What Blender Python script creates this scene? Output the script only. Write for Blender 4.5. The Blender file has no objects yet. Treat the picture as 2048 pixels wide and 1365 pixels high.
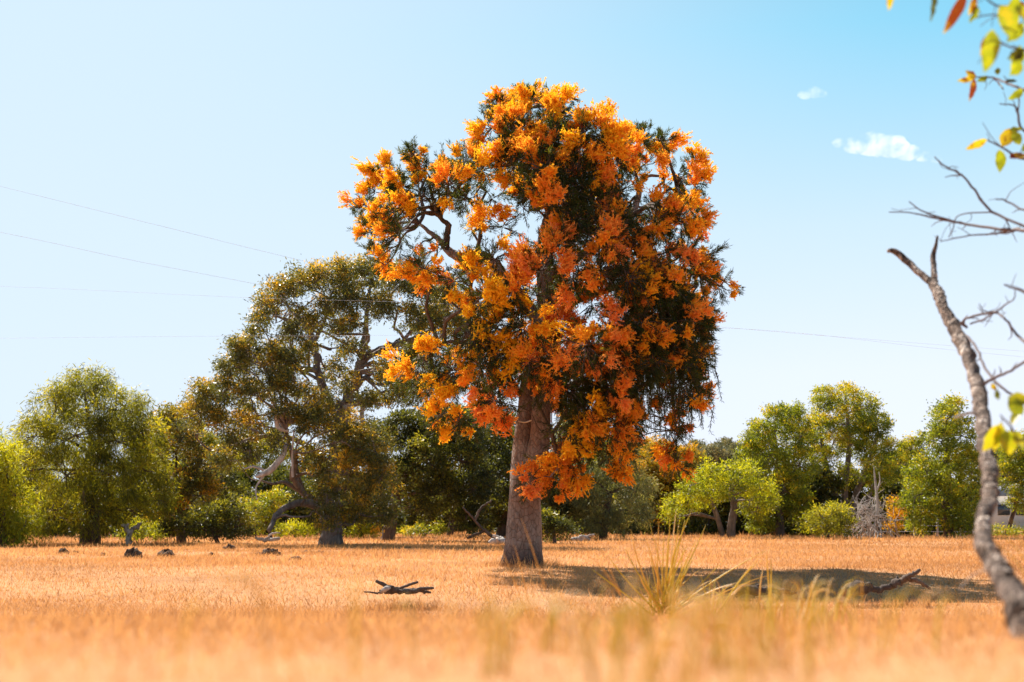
import bpy, math, random
import numpy as np
from mathutils import Vector

# ------------------------------------------------------------------ camera, sky, sun, exposure
scene = bpy.context.scene
col = scene.collection
R = math.radians
rng = np.random.default_rng(7)
random.seed(7)

CAMZ, FPX, CX, CY, HOR = 0.80, 2844.0, 1024.0, 682.5, 1038.0
PITCH = math.atan((HOR - CY) / FPX)
cd = bpy.data.cameras.new('camera')
cam = bpy.data.objects.new('camera', cd)
col.objects.link(cam)
cam.location = (0, 0, CAMZ)
cam.rotation_euler = (R(90) + PITCH, 0, 0)
cd.sensor_width = 36.0
cd.lens = 36.0 * FPX / 2048.0
cd.clip_start, cd.clip_end = 0.05, 6000
cd.dof.use_dof = True
cd.dof.focus_distance = 23.5
cd.dof.aperture_fstop = 2.5
scene.camera = cam

SUN_EL, SUN_AZ = R(48), R(-36)           # azimuth from +Y (straight ahead), negative = to the left
w = bpy.data.worlds.new('World')
scene.world = w
w.use_nodes = True
nt = w.node_tree
nt.nodes.clear()
sky = nt.nodes.new('ShaderNodeTexSky')
sky.sky_type = 'NISHITA'
sky.sun_disc = False
sky.sun_elevation = SUN_EL
sky.sun_rotation = SUN_AZ
sky.air_density, sky.dust_density, sky.ozone_density = 1.0, 0.6, 1.5
# the clear sky: pale along the horizon and around the sun, cyan higher up, over the Nishita sky
tcw = nt.nodes.new('ShaderNodeTexCoord')
sep = nt.nodes.new('ShaderNodeSeparateXYZ')
nt.links.new(tcw.outputs['Generated'], sep.inputs[0])
rz = nt.nodes.new('ShaderNodeValToRGB')
els = rz.color_ramp.elements
els[0].position, els[0].color = 0.0, (.57, .60, .68, 1)
els[1].position, els[1].color = 1.0, (.02, .07, .17, 1)
for p_, c_ in ((.10, (.53, .585, .675)), (.20, (.405, .53, .635)), (.33, (.165, .43, .59)), (.52, (.06, .18, .32))):
    e_ = els.new(p_); e_.color = (*c_, 1)
nt.links.new(sep.outputs['Z'], rz.inputs[0])
dotn = nt.nodes.new('ShaderNodeVectorMath'); dotn.operation = 'DOT_PRODUCT'
nt.links.new(tcw.outputs['Generated'], dotn.inputs[0])
dotn.inputs[1].default_value = (math.sin(SUN_AZ) * math.cos(R(24)), math.cos(SUN_AZ) * math.cos(R(24)), math.sin(R(24)))   # the pale side of the sky, below the sun
mr = nt.nodes.new('ShaderNodeMapRange'); mr.interpolation_type = 'SMOOTHSTEP'
mr.inputs[1].default_value, mr.inputs[2].default_value = .60, .98
mr.inputs[3].default_value, mr.inputs[4].default_value = 0, .9
nt.links.new(dotn.outputs['Value'], mr.inputs[0])
glow = nt.nodes.new('ShaderNodeMix'); glow.data_type = 'RGBA'
nt.links.new(mr.outputs[0], glow.inputs[0])
nt.links.new(rz.outputs[0], glow.inputs[6])
glow.inputs[7].default_value = (.455, .545, .635, 1)
nish = nt.nodes.new('ShaderNodeVectorMath'); nish.operation = 'SCALE'; nish.inputs['Scale'].default_value = .012
nt.links.new(sky.outputs[0], nish.inputs[0])
scl = nt.nodes.new('ShaderNodeVectorMath'); scl.operation = 'SCALE'; scl.inputs['Scale'].default_value = 8.8
nt.links.new(glow.outputs[2], scl.inputs[0])
addn = nt.nodes.new('ShaderNodeVectorMath')
nt.links.new(nish.outputs[0], addn.inputs[0]); nt.links.new(scl.outputs[0], addn.inputs[1])
bg = nt.nodes.new('ShaderNodeBackground')
bg.inputs['Strength'].default_value = 0.0875
wo = nt.nodes.new('ShaderNodeOutputWorld')
nt.links.new(addn.outputs[0], bg.inputs[0])
nt.links.new(bg.outputs[0], wo.inputs[0])

sd = bpy.data.lights.new('sun', 'SUN')
sd.energy, sd.angle, sd.color = 5.0, R(0.53), (1.0, 0.93, 0.82)
sun = bpy.data.objects.new('sun', sd)
col.objects.link(sun)
sdir = Vector((math.sin(SUN_AZ) * math.cos(SUN_EL), math.cos(SUN_AZ) * math.cos(SUN_EL), math.sin(SUN_EL)))
sun.rotation_euler = sdir.to_track_quat('Z', 'Y').to_euler()
sun.location = sdir * 60

scene.view_settings.view_transform = 'Standard'
scene.view_settings.look = 'None'
scene.view_settings.gamma = 1.0
scene.view_settings.exposure = 1.08
cy = scene.cycles
cy.max_bounces, cy.diffuse_bounces, cy.transmission_bounces, cy.glossy_bounces = 7, 4, 5, 2
cy.transparent_max_bounces = 6
cy.volume_bounces = 2
cy.use_denoising = True
cy.sample_clamp_indirect = 6.0


# ------------------------------------------------------------------ helpers
def at(px, py, D):
    """the point of the place that stands D metres ahead where photo pixel (px, py) looks"""
    u, v = (px - CX) / FPX, (CY - py) / FPX
    c, s = math.cos(PITCH), math.sin(PITCH)
    dx, dy, dz = u, c - v * s, s + v * c
    k = D / dy
    return np.array([dx * k, D, CAMZ + dz * k])


def nrm(a):
    return a / np.maximum(np.linalg.norm(a, axis=-1, keepdims=True), 1e-9)


def rdir(n):
    return nrm(rng.normal(size=(n, 3)))


PD = np.array([-40, 0, 1.4, 2, 3, 4, 6, 8, 10, 12, 13.5, 15, 17, 19.5, 23, 4000.])
PZ = np.array([.67, .66, .635, .605, .55, .49, .375, .24, .09, -.04, -.105, -.145, -.15, -.09, 0, 0])


def gz(x, y):
    """ground height: a level paddock, rising to a low bank under the camera"""
    x, y = np.asarray(x, float), np.asarray(y, float)
    z = np.interp(y, PD, PZ)
    far = np.clip((y - 16) / 20, 0, 1)
    z = z + .018 * np.sin(x * 1.3 + 1) * np.sin(y * .9) * np.clip((y - 3) / 6, 0.25, 1)
    z = z + far * (.04 * np.sin(x * .21 + 2) + .05 * np.sin(x * .13 + y * .11))
    return z


def D_of(py):
    return CAMZ * FPX / (py - HOR)


class MB:
    """collects triangles and quads, links them as one mesh object"""

    def __init__(self):
        self.v, self.f, self.t, self.n = [], [], [], 0

    def add(self, v, f, tint=0.5):
        v = np.asarray(v, float).reshape(-1, 3)
        self.v.append(v)
        self.f.append(np.asarray(f, int) + self.n)
        self.t.append(np.broadcast_to(np.asarray(tint, float), (len(v),)))
        self.n += len(v)

    def leaves(self, P, D, L, W, tint=0.5, bend=0.0):
        """one rhombic leaf per row of P, pointing along D"""
        n = len(P)
        if n == 0:
            return
        L = np.broadcast_to(np.asarray(L, float), (n,))[:, None]
        W = np.broadcast_to(np.asarray(W, float), (n,))[:, None]
        S = nrm(np.cross(D, rng.normal(size=(n, 3))))
        N = np.cross(S, D)
        mid = P + D * L * .45 + N * L * bend
        v = np.stack([P, mid + S * W * .5, P + D * L, mid - S * W * .5], 1).reshape(-1, 3)
        f = np.arange(4 * n).reshape(n, 4)
        self.add(v, f, np.repeat(np.broadcast_to(np.asarray(tint, float), (n,)), 4))

    def blades(self, P, D, L, W, tint=0.5):
        """grass blades: one triangle each"""
        n = len(P)
        L = np.broadcast_to(np.asarray(L, float), (n,))[:, None]
        W = np.broadcast_to(np.asarray(W, float), (n,))[:, None]
        S = nrm(np.cross(D, rng.normal(size=(n, 3))) * np.array([1, 1, .2]))
        v = np.stack([P - S * W * .5, P + S * W * .5, P + D * L], 1).reshape(-1, 3)
        self.add(v, np.arange(3 * n).reshape(n, 3), np.repeat(np.broadcast_to(np.asarray(tint, float), (n,)), 3))

    def tube(self, pts, rad, sides=8, res=4, rough=0.0, tint=0.5, flare=None, wob=0.0):
        """a tapered limb through pts"""
        pts, rad = np.asarray(pts, float), np.asarray(rad, float)
        if len(pts) > 2 and res > 1:
            P = np.vstack([2 * pts[0] - pts[1], pts, 2 * pts[-1] - pts[-2]])
            out, ro = [], []
            for i in range(1, len(P) - 2):
                for k in range(res):
                    t = k / res
                    a, b, c, d = P[i - 1], P[i], P[i + 1], P[i + 2]
                    out.append(.5 * (2 * b + (c - a) * t + (2 * a - 5 * b + 4 * c - d) * t * t + (3 * b - 3 * c + d - a) * t ** 3))
                    ro.append(rad[i - 1] * (1 - t) + rad[i] * t)
            out.append(pts[-1]); ro.append(rad[-1])
            pts, rad = np.array(out), np.array(ro)
        n = len(pts)
        if wob:
            pts = pts + rng.normal(size=(n, 3)) * wob * rad[:, None]
        T = nrm(np.gradient(pts, axis=0))
        ref = np.array([0.3, 1, 0.2])
        A = nrm(np.cross(T, ref)); B = np.cross(T, A)
        ang = np.linspace(0, 2 * math.pi, sides, endpoint=False)
        nzr = rng.normal(size=(n, sides))
        if rough and n > 8:
            nzr = sum(np.roll(nzr, k_, 1) for k_ in (-1, 0, 1))
            pad = np.vstack([nzr[:4][::-1], nzr, nzr[-4:][::-1]])
            nzr = sum(pad[k_:k_ + n] for k_ in range(8)) / 4.2 + rng.normal(size=(n, sides)) * .25
        rr = rad[:, None] * (1 + rough * nzr)
        if flare is not None:
            rr = rr * flare(np.linspace(0, 1, n)[:, None], ang[None, :])
        ring = pts[:, None, :] + rr[..., None] * (np.cos(ang)[None, :, None] * A[:, None, :] + np.sin(ang)[None, :, None] * B[:, None, :])
        v = ring.reshape(-1, 3)
        i = np.arange(n - 1)[:, None] * sides
        j = np.arange(sides)[None, :]
        f = np.stack([i + j, i + (j + 1) % sides, i + sides + (j + 1) % sides, i + sides + j], -1).reshape(-1, 4)
        self.add(v, f, tint)
        e = len(v)
        cap = np.array([[(n - 1) * sides + k, (n - 1) * sides + (k + 1) % sides, e] for k in range(sides)])
        self.v[-1] = np.vstack([self.v[-1], pts[-1][None] + T[-1][None] * rad[-1] * .4])
        self.t[-1] = np.append(self.t[-1], tint)
        self.f.append(cap + self.n - e)
        self.n += 1
        return pts, rad

    def build(self, name, mat, parent=None, smooth=False):
        me = bpy.data.meshes.new(name)
        v = np.vstack(self.v)
        loops = np.concatenate([f.ravel() for f in self.f])
        sizes = np.concatenate([np.full(len(f), f.shape[1]) for f in self.f])
        starts = np.concatenate([[0], np.cumsum(sizes)[:-1]])
        me.vertices.add(len(v)); me.loops.add(len(loops)); me.polygons.add(len(sizes))
        me.vertices.foreach_set('co', v.astype(np.float32).ravel())
        me.loops.foreach_set('vertex_index', loops.astype(np.int32))
        me.polygons.foreach_set('loop_start', starts.astype(np.int32))
        if smooth:
            me.polygons.foreach_set('use_smooth', np.ones(len(sizes), bool))
        a = me.attributes.new('tint', 'FLOAT', 'POINT')
        a.data.foreach_set('value', np.concatenate(self.t).astype(np.float32))
        me.update(calc_edges=True)
        me.materials.append(mat)
        o = bpy.data.objects.new(name, me)
        col.objects.link(o)
        if parent is not None:
            o.parent = parent
            o.matrix_parent_inverse = parent.matrix_basis.inverted()
        return o


def tag(o, label=None, cat=None, group=None, kind=None):
    if label: o['label'] = label
    if cat: o['category'] = cat
    if group: o['group'] = group
    if kind: o['kind'] = kind
    return o


def empty(name, loc, label, cat, group=None):
    o = bpy.data.objects.new(name, None)
    o.location = tuple(float(c) for c in loc)
    o.empty_display_size = 0.3
    col.objects.link(o)
    return tag(o, label, cat, group)


# ------------------------------------------------------------------ materials
def new_mat(name):
    m = bpy.data.materials.new(name)
    m.use_nodes = True
    n = m.node_tree
    n.nodes.clear()
    return m, n, n.nodes.new('ShaderNodeOutputMaterial')


def ramp(n, stops):
    r = n.nodes.new('ShaderNodeValToRGB')
    e = r.color_ramp.elements
    while len(e) > 1:
        e.remove(e[-1])
    e[0].position, e[0].color = stops[0][0], (*stops[0][1], 1)
    for p, c in stops[1:]:
        x = e.new(p); x.color = (*c, 1)
    return r


def math_node(n, op, a, b):
    m = n.nodes.new('ShaderNodeMath'); m.operation = op
    for i, s in enumerate((a, b)):
        if isinstance(s, (int, float)): m.inputs[i].default_value = s
        else: n.links.new(s, m.inputs[i])
    return m.outputs[0]


def leaf_mat(name, stops, transl=0.45, tcol=(1.5, 1.35, 0.7), rough=0.5, spec=0.3, jitter=0.35, mottle=0.0):
    """thin leaf: colour by its twig's tint and its own random, light comes through it"""
    m, n, out = new_mat(name)
    a = n.nodes.new('ShaderNodeAttribute'); a.attribute_name = 'tint'
    g = n.nodes.new('ShaderNodeNewGeometry')
    j = math_node(n, 'MULTIPLY_ADD', g.outputs['Random Per Island'], jitter)
    j.node.inputs[2].default_value = -jitter / 2
    t = math_node(n, 'ADD', a.outputs['Fac'], j)
    if mottle:
        tc = n.nodes.new('ShaderNodeTexCoord')
        nz = n.nodes.new('ShaderNodeTexNoise'); nz.inputs['Scale'].default_value = 28; nz.inputs['Detail'].default_value = 4
        n.links.new(tc.outputs['Object'], nz.inputs[0])
        t = math_node(n, 'ADD', t, math_node(n, 'MULTIPLY', math_node(n, 'SUBTRACT', nz.outputs['Fac'], .48), mottle))
    r = ramp(n, stops)
    n.links.new(t, r.inputs[0])
    p = n.nodes.new('ShaderNodeBsdfPrincipled')
    p.inputs['Roughness'].default_value = rough
    p.inputs['Specular IOR Level'].default_value = spec
    n.links.new(r.outputs[0], p.inputs['Base Color'])
    tr = n.nodes.new('ShaderNodeBsdfTranslucent')
    mul = n.nodes.new('ShaderNodeMix'); mul.data_type = 'RGBA'; mul.blend_type = 'MULTIPLY'
    mul.inputs[0].default_value = 1.0
    n.links.new(r.outputs[0], mul.inputs[6])
    mul.inputs[7].default_value = (*tcol, 1)
    n.links.new(mul.outputs[2], tr.inputs['Color'])
    mx = n.nodes.new('ShaderNodeMixShader'); mx.inputs[0].default_value = transl
    n.links.new(p.outputs[0], mx.inputs[1]); n.links.new(tr.outputs[0], mx.inputs[2])
    n.links.new(mx.outputs[0], out.inputs[0])
    return m


def bark_mat(name, c1, c2, c3, scale=6, bump=0.5, stretch=0.3, rough=0.85, crack=0.0, foot=False):
    m, n, out = new_mat(name)
    tc = n.nodes.new('ShaderNodeTexCoord')
    mp = n.nodes.new('ShaderNodeMapping'); mp.inputs['Scale'].default_value = (1, 1, stretch)
    n.links.new(tc.outputs['Object'], mp.inputs[0])
    nz = n.nodes.new('ShaderNodeTexNoise'); nz.inputs['Scale'].default_value = scale; nz.inputs['Detail'].default_value = 8
    nz.inputs['Roughness'].default_value = .7
    n2 = n.nodes.new('ShaderNodeTexNoise'); n2.inputs['Scale'].default_value = scale * 5; n2.inputs['Detail'].default_value = 6
    vo = n.nodes.new('ShaderNodeTexVoronoi'); vo.inputs['Scale'].default_value = scale * 4; vo.feature = 'DISTANCE_TO_EDGE'
    for x in (nz, n2, vo): n.links.new(mp.outputs[0], x.inputs['Vector'])
    s = math_node(n, 'ADD', math_node(n, 'MULTIPLY', nz.outputs['Fac'], .75), math_node(n, 'MULTIPLY', n2.outputs['Fac'], .25))
    r = ramp(n, [(.36, c1), (.5, c2), (.64, c3)])
    n.links.new(s, r.inputs[0])
    p = n.nodes.new('ShaderNodeBsdfPrincipled'); p.inputs['Roughness'].default_value = rough
    p.inputs['Specular IOR Level'].default_value = .2
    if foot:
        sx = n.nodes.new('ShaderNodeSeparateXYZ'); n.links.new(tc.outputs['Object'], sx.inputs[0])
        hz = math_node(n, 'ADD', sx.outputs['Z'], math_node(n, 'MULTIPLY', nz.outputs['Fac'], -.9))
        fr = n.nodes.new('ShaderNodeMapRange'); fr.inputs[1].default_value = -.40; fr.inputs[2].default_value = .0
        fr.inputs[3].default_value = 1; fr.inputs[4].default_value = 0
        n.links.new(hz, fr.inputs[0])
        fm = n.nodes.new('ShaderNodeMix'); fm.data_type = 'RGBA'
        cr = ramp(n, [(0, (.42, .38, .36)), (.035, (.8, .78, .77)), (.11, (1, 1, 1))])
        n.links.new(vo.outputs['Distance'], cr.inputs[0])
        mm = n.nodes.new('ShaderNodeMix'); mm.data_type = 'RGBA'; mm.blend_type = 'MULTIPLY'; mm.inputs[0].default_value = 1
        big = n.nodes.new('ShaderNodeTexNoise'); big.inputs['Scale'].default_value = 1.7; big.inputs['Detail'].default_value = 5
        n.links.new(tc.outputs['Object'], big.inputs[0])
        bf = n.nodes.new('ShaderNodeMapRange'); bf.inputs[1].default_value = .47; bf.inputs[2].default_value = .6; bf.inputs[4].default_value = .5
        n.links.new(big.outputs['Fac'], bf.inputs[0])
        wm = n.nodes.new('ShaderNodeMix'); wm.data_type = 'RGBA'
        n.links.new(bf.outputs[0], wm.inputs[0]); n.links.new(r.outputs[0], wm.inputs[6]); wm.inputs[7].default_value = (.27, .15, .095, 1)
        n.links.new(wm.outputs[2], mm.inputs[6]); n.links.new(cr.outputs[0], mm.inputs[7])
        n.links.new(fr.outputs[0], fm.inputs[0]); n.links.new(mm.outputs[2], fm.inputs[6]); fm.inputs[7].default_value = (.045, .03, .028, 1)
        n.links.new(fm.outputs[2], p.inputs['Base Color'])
    elif crack:
        cr = ramp(n, [(0, (.12, .08, .06)), (crack, (1, 1, 1))])
        n.links.new(vo.outputs['Distance'], cr.inputs[0])
        mm = n.nodes.new('ShaderNodeMix'); mm.data_type = 'RGBA'; mm.blend_type = 'MULTIPLY'; mm.inputs[0].default_value = 1
        n.links.new(r.outputs[0], mm.inputs[6]); n.links.new(cr.outputs[0], mm.inputs[7])
        n.links.new(mm.outputs[2], p.inputs['Base Color'])
    else:
        n.links.new(r.outputs[0], p.inputs['Base Color'])
    h = math_node(n, 'ADD', s, math_node(n, 'MULTIPLY', vo.outputs['Distance'], .5))
    b = n.nodes.new('ShaderNodeBump'); b.inputs['Strength'].default_value = bump; b.inputs['Distance'].default_value = .05
    n.links.new(h, b.inputs['Height']); n.links.new(b.outputs[0], p.inputs['Normal'])
    n.links.new(p.outputs[0], out.inputs[0])
    return m


def plain_mat(name, c, rough=.6, metal=0.0):
    m, n, out = new_mat(name)
    p = n.nodes.new('ShaderNodeBsdfPrincipled')
    nz = n.nodes.new('ShaderNodeTexNoise'); nz.inputs['Scale'].default_value = 3
    r = ramp(n, [(.3, tuple(x * .85 for x in c)), (.7, tuple(min(1, x * 1.1) for x in c))])
    n.links.new(nz.outputs['Fac'], r.inputs[0]); n.links.new(r.outputs[0], p.inputs['Base Color'])
    p.inputs['Roughness'].default_value = rough; p.inputs['Metallic'].default_value = metal
    n.links.new(p.outputs[0], out.inputs[0])
    return m


def ground_mat():
    m, n, out = new_mat('dry_ground')
    tc = n.nodes.new('ShaderNodeTexCoord')
    a = n.nodes.new('ShaderNodeTexNoise'); a.inputs['Scale'].default_value = .35; a.inputs['Detail'].default_value = 6
    b = n.nodes.new('ShaderNodeTexNoise'); b.inputs['Scale'].default_value = 9; b.inputs['Detail'].default_value = 8; b.inputs['Roughness'].default_value = .75
    n.links.new(tc.outputs['Object'], a.inputs[0]); n.links.new(tc.outputs['Object'], b.inputs[0])
    s = math_node(n, 'ADD', math_node(n, 'MULTIPLY', a.outputs['Fac'], .5), math_node(n, 'MULTIPLY', b.outputs['Fac'], .5))
    r = ramp(n, [(.34, (.29, .145, .07)), (.5, (.48, .24, .11)), (.66, (.56, .315, .16))])
    n.links.new(s, r.inputs[0])
    p = n.nodes.new('ShaderNodeBsdfPrincipled'); p.inputs['Roughness'].default_value = .95
    p.inputs['Specular IOR Level'].default_value = .05
    n.links.new(r.outputs[0], p.inputs['Base Color'])
    bp = n.nodes.new('ShaderNodeBump'); bp.inputs['Strength'].default_value = .4; bp.inputs['Distance'].default_value = .04
    n.links.new(b.outputs['Fac'], bp.inputs['Height']); n.links.new(bp.outputs[0], p.inputs['Normal'])
    n.links.new(p.outputs[0], out.inputs[0])
    return m


M = {
    'ground': ground_mat(),
    'straw': leaf_mat('dry_straw', [(0, (.28, .14, .06)), (.35, (.50, .25, .10)), (.7, (.61, .32, .13)), (1, (.70, .45, .25))], .5, (1.15, 1.08, .9), .55, .2, .34),
    'sedge': leaf_mat('sedge_blade', [(0, (.46, .36, .035)), (.45, (.64, .48, .06)), (.75, (.74, .46, .14)), (1, (.82, .68, .46))], .4, (1.3, 1.2, .6), .45, .3, .2),
    'needle': leaf_mat('needle_leaf', [(0, (.016, .024, .009)), (.4, (.035, .048, .014)), (.75, (.085, .095, .016)), (1, (.22, .2, .025))], .45, (1.9, 1.7, .6), .5, .25, .4),
    'flower': leaf_mat('flower', [(0, (.98, .57, .025)), (.35, (.98, .455, .03)), (.7, (.98, .385, .06)), (1, (.98, .36, .11))], .5, (1.03, 1.1, .8), .7, .1, .22),
    'gum': leaf_mat('gum_leaf', [(0, (0.059, 0.061, 0.024)), (.45, (0.097, 0.105, 0.033)), (.75, (.22, .19, .03)), (1, (.58, .35, .035))], .45, (1.7, 1.5, .6), .4, .45, .45),
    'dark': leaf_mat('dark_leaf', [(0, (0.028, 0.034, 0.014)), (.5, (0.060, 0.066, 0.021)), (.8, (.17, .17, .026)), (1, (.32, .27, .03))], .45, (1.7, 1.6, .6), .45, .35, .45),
    'weep': leaf_mat('weeping_leaf', [(0, (0.052, 0.060, 0.017)), (.45, (0.126, 0.133, 0.022)), (.75, (.26, .27, .026)), (1, (.46, .40, .035))], .5, (1.8, 1.6, .5), .5, .3, .45),
    'lime': leaf_mat('lime_leaf', [(0, (.08, .10, .014)), (.5, (.22, .245, .018)), (1, (.50, .46, .025))], .5, (1.6, 1.5, .5), .5, .3, .45),
    'grey': leaf_mat('grey_green_leaf', [(0, (0.074, 0.083, 0.041)), (.5, (0.156, 0.165, 0.070)), (1, (.42, .38, .12))], .45, (1.5, 1.4, .7), .45, .4, .45),
    'gold': leaf_mat('golden_leaf', [(0, (.09, .085, .015)), (.4, (.24, .19, .02)), (.75, (.50, .30, .022)), (1, (.66, .32, .022))], .5, (1.5, 1.35, .5), .5, .3, .4),
    'green': leaf_mat('green_leaf', [(0, (0.054, 0.071, 0.012)), (.45, (0.152, 0.186, 0.018)), (.8, (.30, .31, .024)), (1, (.50, .36, .025))], .5, (1.7, 1.55, .5), .42, .4, .45),
    'far': leaf_mat('far_leaf', [(0, (.10, .11, .07)), (.6, (.19, .18, .09)), (1, (.34, .26, .10))], .35, (1.3, 1.2, .8), .6, .2, .4),
    'bigleaf': leaf_mat('broad_leaf', [(0, (.03, .035, .02)), (.3, (.12, .14, .015)), (.6, (.28, .33, .018)), (.85, (.52, .40, .02)), (1, (.15, .028, .01))], .5, (1.3, 1.2, .5), .4, .4, .1, .9),
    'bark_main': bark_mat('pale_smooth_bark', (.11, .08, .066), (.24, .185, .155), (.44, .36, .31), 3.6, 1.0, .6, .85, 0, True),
    'bark_dark': bark_mat('dark_bark', (.05, .035, .028), (.10, .07, .055), (.17, .125, .10), 5, .6, .3),
    'bark_gum': bark_mat('gum_bark', (.08, .06, .05), (.17, .13, .11), (.29, .235, .20), 4, .5, .3),
    'bark_dead': bark_mat('dead_wood', (.26, .21, .18), (.42, .36, .32), (.58, .52, .47), 7, .4, .25),
    'bark_flaky': bark_mat('flaky_bark', (.045, .028, .02), (.22, .15, .115), (.66, .54, .46), 11, 1.0, .3, .85, .12),
    'twig': plain_mat('twig_bark', (.10, .055, .05), .7),
    'rock': bark_mat('ironstone', (.05, .03, .02), (.12, .07, .045), (.24, .15, .09), 9, .9, 1),
    'wire': plain_mat('aluminium_wire', (.55, .55, .6), .7),
    'cord': plain_mat('pale_cord', (.7, .62, .5), .7),
    'white': plain_mat('white_wall', (.55, .54, .51), .8),
    'roof': plain_mat('grey_roof', (.35, .34, .34), .6),
    'glass': plain_mat('window_glass', (.05, .06, .07), .15),
}

# ------------------------------------------------------------------ the ground
xs = np.unique(np.concatenate([-np.geomspace(14, 2500, 24), np.linspace(-14, 14, 113), np.geomspace(14, 2500, 24)]))
ys = np.unique(np.concatenate([np.linspace(-30, 0, 12), np.linspace(0, 30, 121), np.geomspace(30, 4000, 60)]))
X, Y = np.meshgrid(xs, ys)
mb = MB()
nx = len(xs)
i, j = np.meshgrid(np.arange(len(ys) - 1), np.arange(nx - 1), indexing='ij')
q = (i * nx + j).ravel()
mb.add(np.stack([X, Y, gz(X, Y)], -1).reshape(-1, 3), np.stack([q, q + 1, q + nx + 1, q + nx], 1))
tag(mb.build('ground', M['ground'], smooth=True), kind='structure')

# dry grass over it, thinner and coarser with distance
def patchy(x, y):
    return .5 + .22 * np.sin(x * .9 + 1.7 * np.sin(y * .35)) + .22 * np.sin(y * .6 + 1.3 * np.sin(x * .5 + 2)) + .12 * np.sin(x * 3.1 + y * 2.3)

mb = MB()
for (d0, d1, dens, L, W) in ((1.0, 3, 4200, .042, .0045), (3, 8, 2600, .06, .006), (8, 16, 1500, .085, .008), (16, 28, 600, .11, .012),
                             (28, 45, 230, .14, .019), (45, 75, 90, .19, .03)):
    half = .36 * 1.3
    n = int(dens * half * (d1 * d1 - d0 * d0) + dens * 2 * (d1 - d0))
    y = np.sqrt(rng.uniform(d0 * d0, d1 * d1, n))
    x = rng.uniform(-1, 1, n) * (y * half + 1.2)
    keep = rng.uniform(0, 1, n) < .35 + .9 * patchy(x, y)
    x, y = x[keep], y[keep]
    P = np.stack([x, y, gz(x, y) - .01], 1)
    n = len(P)
    D = nrm(np.stack([rng.normal(0, .75, n), rng.normal(0, .75, n), np.ones(n)], 1))
    tall = rng.uniform(0, 1, n)
    ln = .82 * L * (.45 + .6 * tall + .9 * (tall > .96)) * (.7 + .6 * patchy(x * .7 + 3, y * .8))
    mb.blades(P, D, ln, W * rng.uniform(.6, 1.2, n), np.clip(.5 + .5 * (patchy(x * .5, y * .5 + 9) - .5) + rng.normal(0, .1, n), 0, 1))
tag(mb.build('dry_grass', M['straw']), 'short golden dry grass covering the whole paddock', 'grass', kind='stuff')


# ------------------------------------------------------------------ trees
def crown_leaves(mb, clumps, D0, depth, leaf=(.13, .045), per=55, sub_r=.33, dens=1.0, droop=.2, gold=0.15, copies=2, shell=.5, flat=.65, tw=None):
    """sprays of leaves through a crown. clumps: (px, py, radius in px) seen in the photo, at D0 +- depth metres"""
    mp = D0 / FPX
    cs = np.array([[c[0], c[1]] for c in clumps], float)
    mid, half = cs.mean(0), np.abs(cs - cs.mean(0)).max(0) + 1
    cents = []
    for c in clumps:
        r = c[2] * mp
        e = min(1, np.hypot(*((np.array(c[:2]) - mid) / half)) / 1.2)
        sp = depth * math.sqrt(max(0.05, 1 - e * e))
        offs = [c[3]] if len(c) > 3 else ([rng.uniform(-.35, .35) * depth] if copies == 1 else list(np.linspace(-sp, sp, copies) + rng.normal(0, .15, copies)))
        for o in offs:
            C = at(c[0], c[1], D0 + o)
            cents.append(C)
            ns = max(4, int(round(dens * 6.2 * (r / sub_r) ** 2)))
            dd = nrm(rng.normal(size=(ns, 3)) + np.array([0, 0, .25]))
            rad = r * rng.uniform(shell, 1.0, ns)
            S = C + dd * rad[:, None]
            S[:, 2] = np.maximum(S[:, 2], gz(S[:, 0], S[:, 1]) + .15)
            nl = per
            q = rng.normal(size=(ns, nl, 3)) * (sub_r * rng.uniform(.28, .46, ns))[:, None, None]
            q[..., 2] *= flat
            P = (S[:, None, :] + q).reshape(-1, 3)
            out = np.repeat(dd, nl, 0)
            Dv = nrm(out * .6 + rdir(ns * nl) * .9 + np.array([0, 0, -droop]))
            st = .44 + rng.normal(0, .07) + rng.normal(0, .12, ns) + (rng.uniform(0, 1, ns) < gold * (.45 + 2.1 * np.clip(dd[:, 2], 0, 1))) * .36  # upper sprays golden more often: tip growth plus sunlit tops put into tint
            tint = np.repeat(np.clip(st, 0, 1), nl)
            k = rng.uniform(.6, 1.25, ns * nl)
            mb.leaves(P, Dv, leaf[0] * k, leaf[1] * k, tint, .06)
            if tw is not None:
                for s in S[:max(2, ns // 6)]:
                    m_ = (C + s) / 2 + rng.normal(0, .05, 3)
                    tw.tube([C - dd[0] * 0, m_, s], [.022, .015, .006], 5, 2)
    return cents


def sag(a, b, n=5, w=.12):
    """an uneven limb path from a to b"""
    a, b = np.asarray(a, float), np.asarray(b, float)
    t = np.linspace(0, 1, n)[:, None]
    L = np.linalg.norm(b - a)
    p = a + (b - a) * t + rng.normal(0, w * L / n, (n, 3)) * np.sin(t * math.pi)
    p[:, 2] += (np.sin(t[:, 0] * math.pi) * .08 * L)
    return p


def ground_at(px, D):
    p = at(px, HOR, D)
    return np.array([p[0], D, float(gz(p[0], D))])


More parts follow.
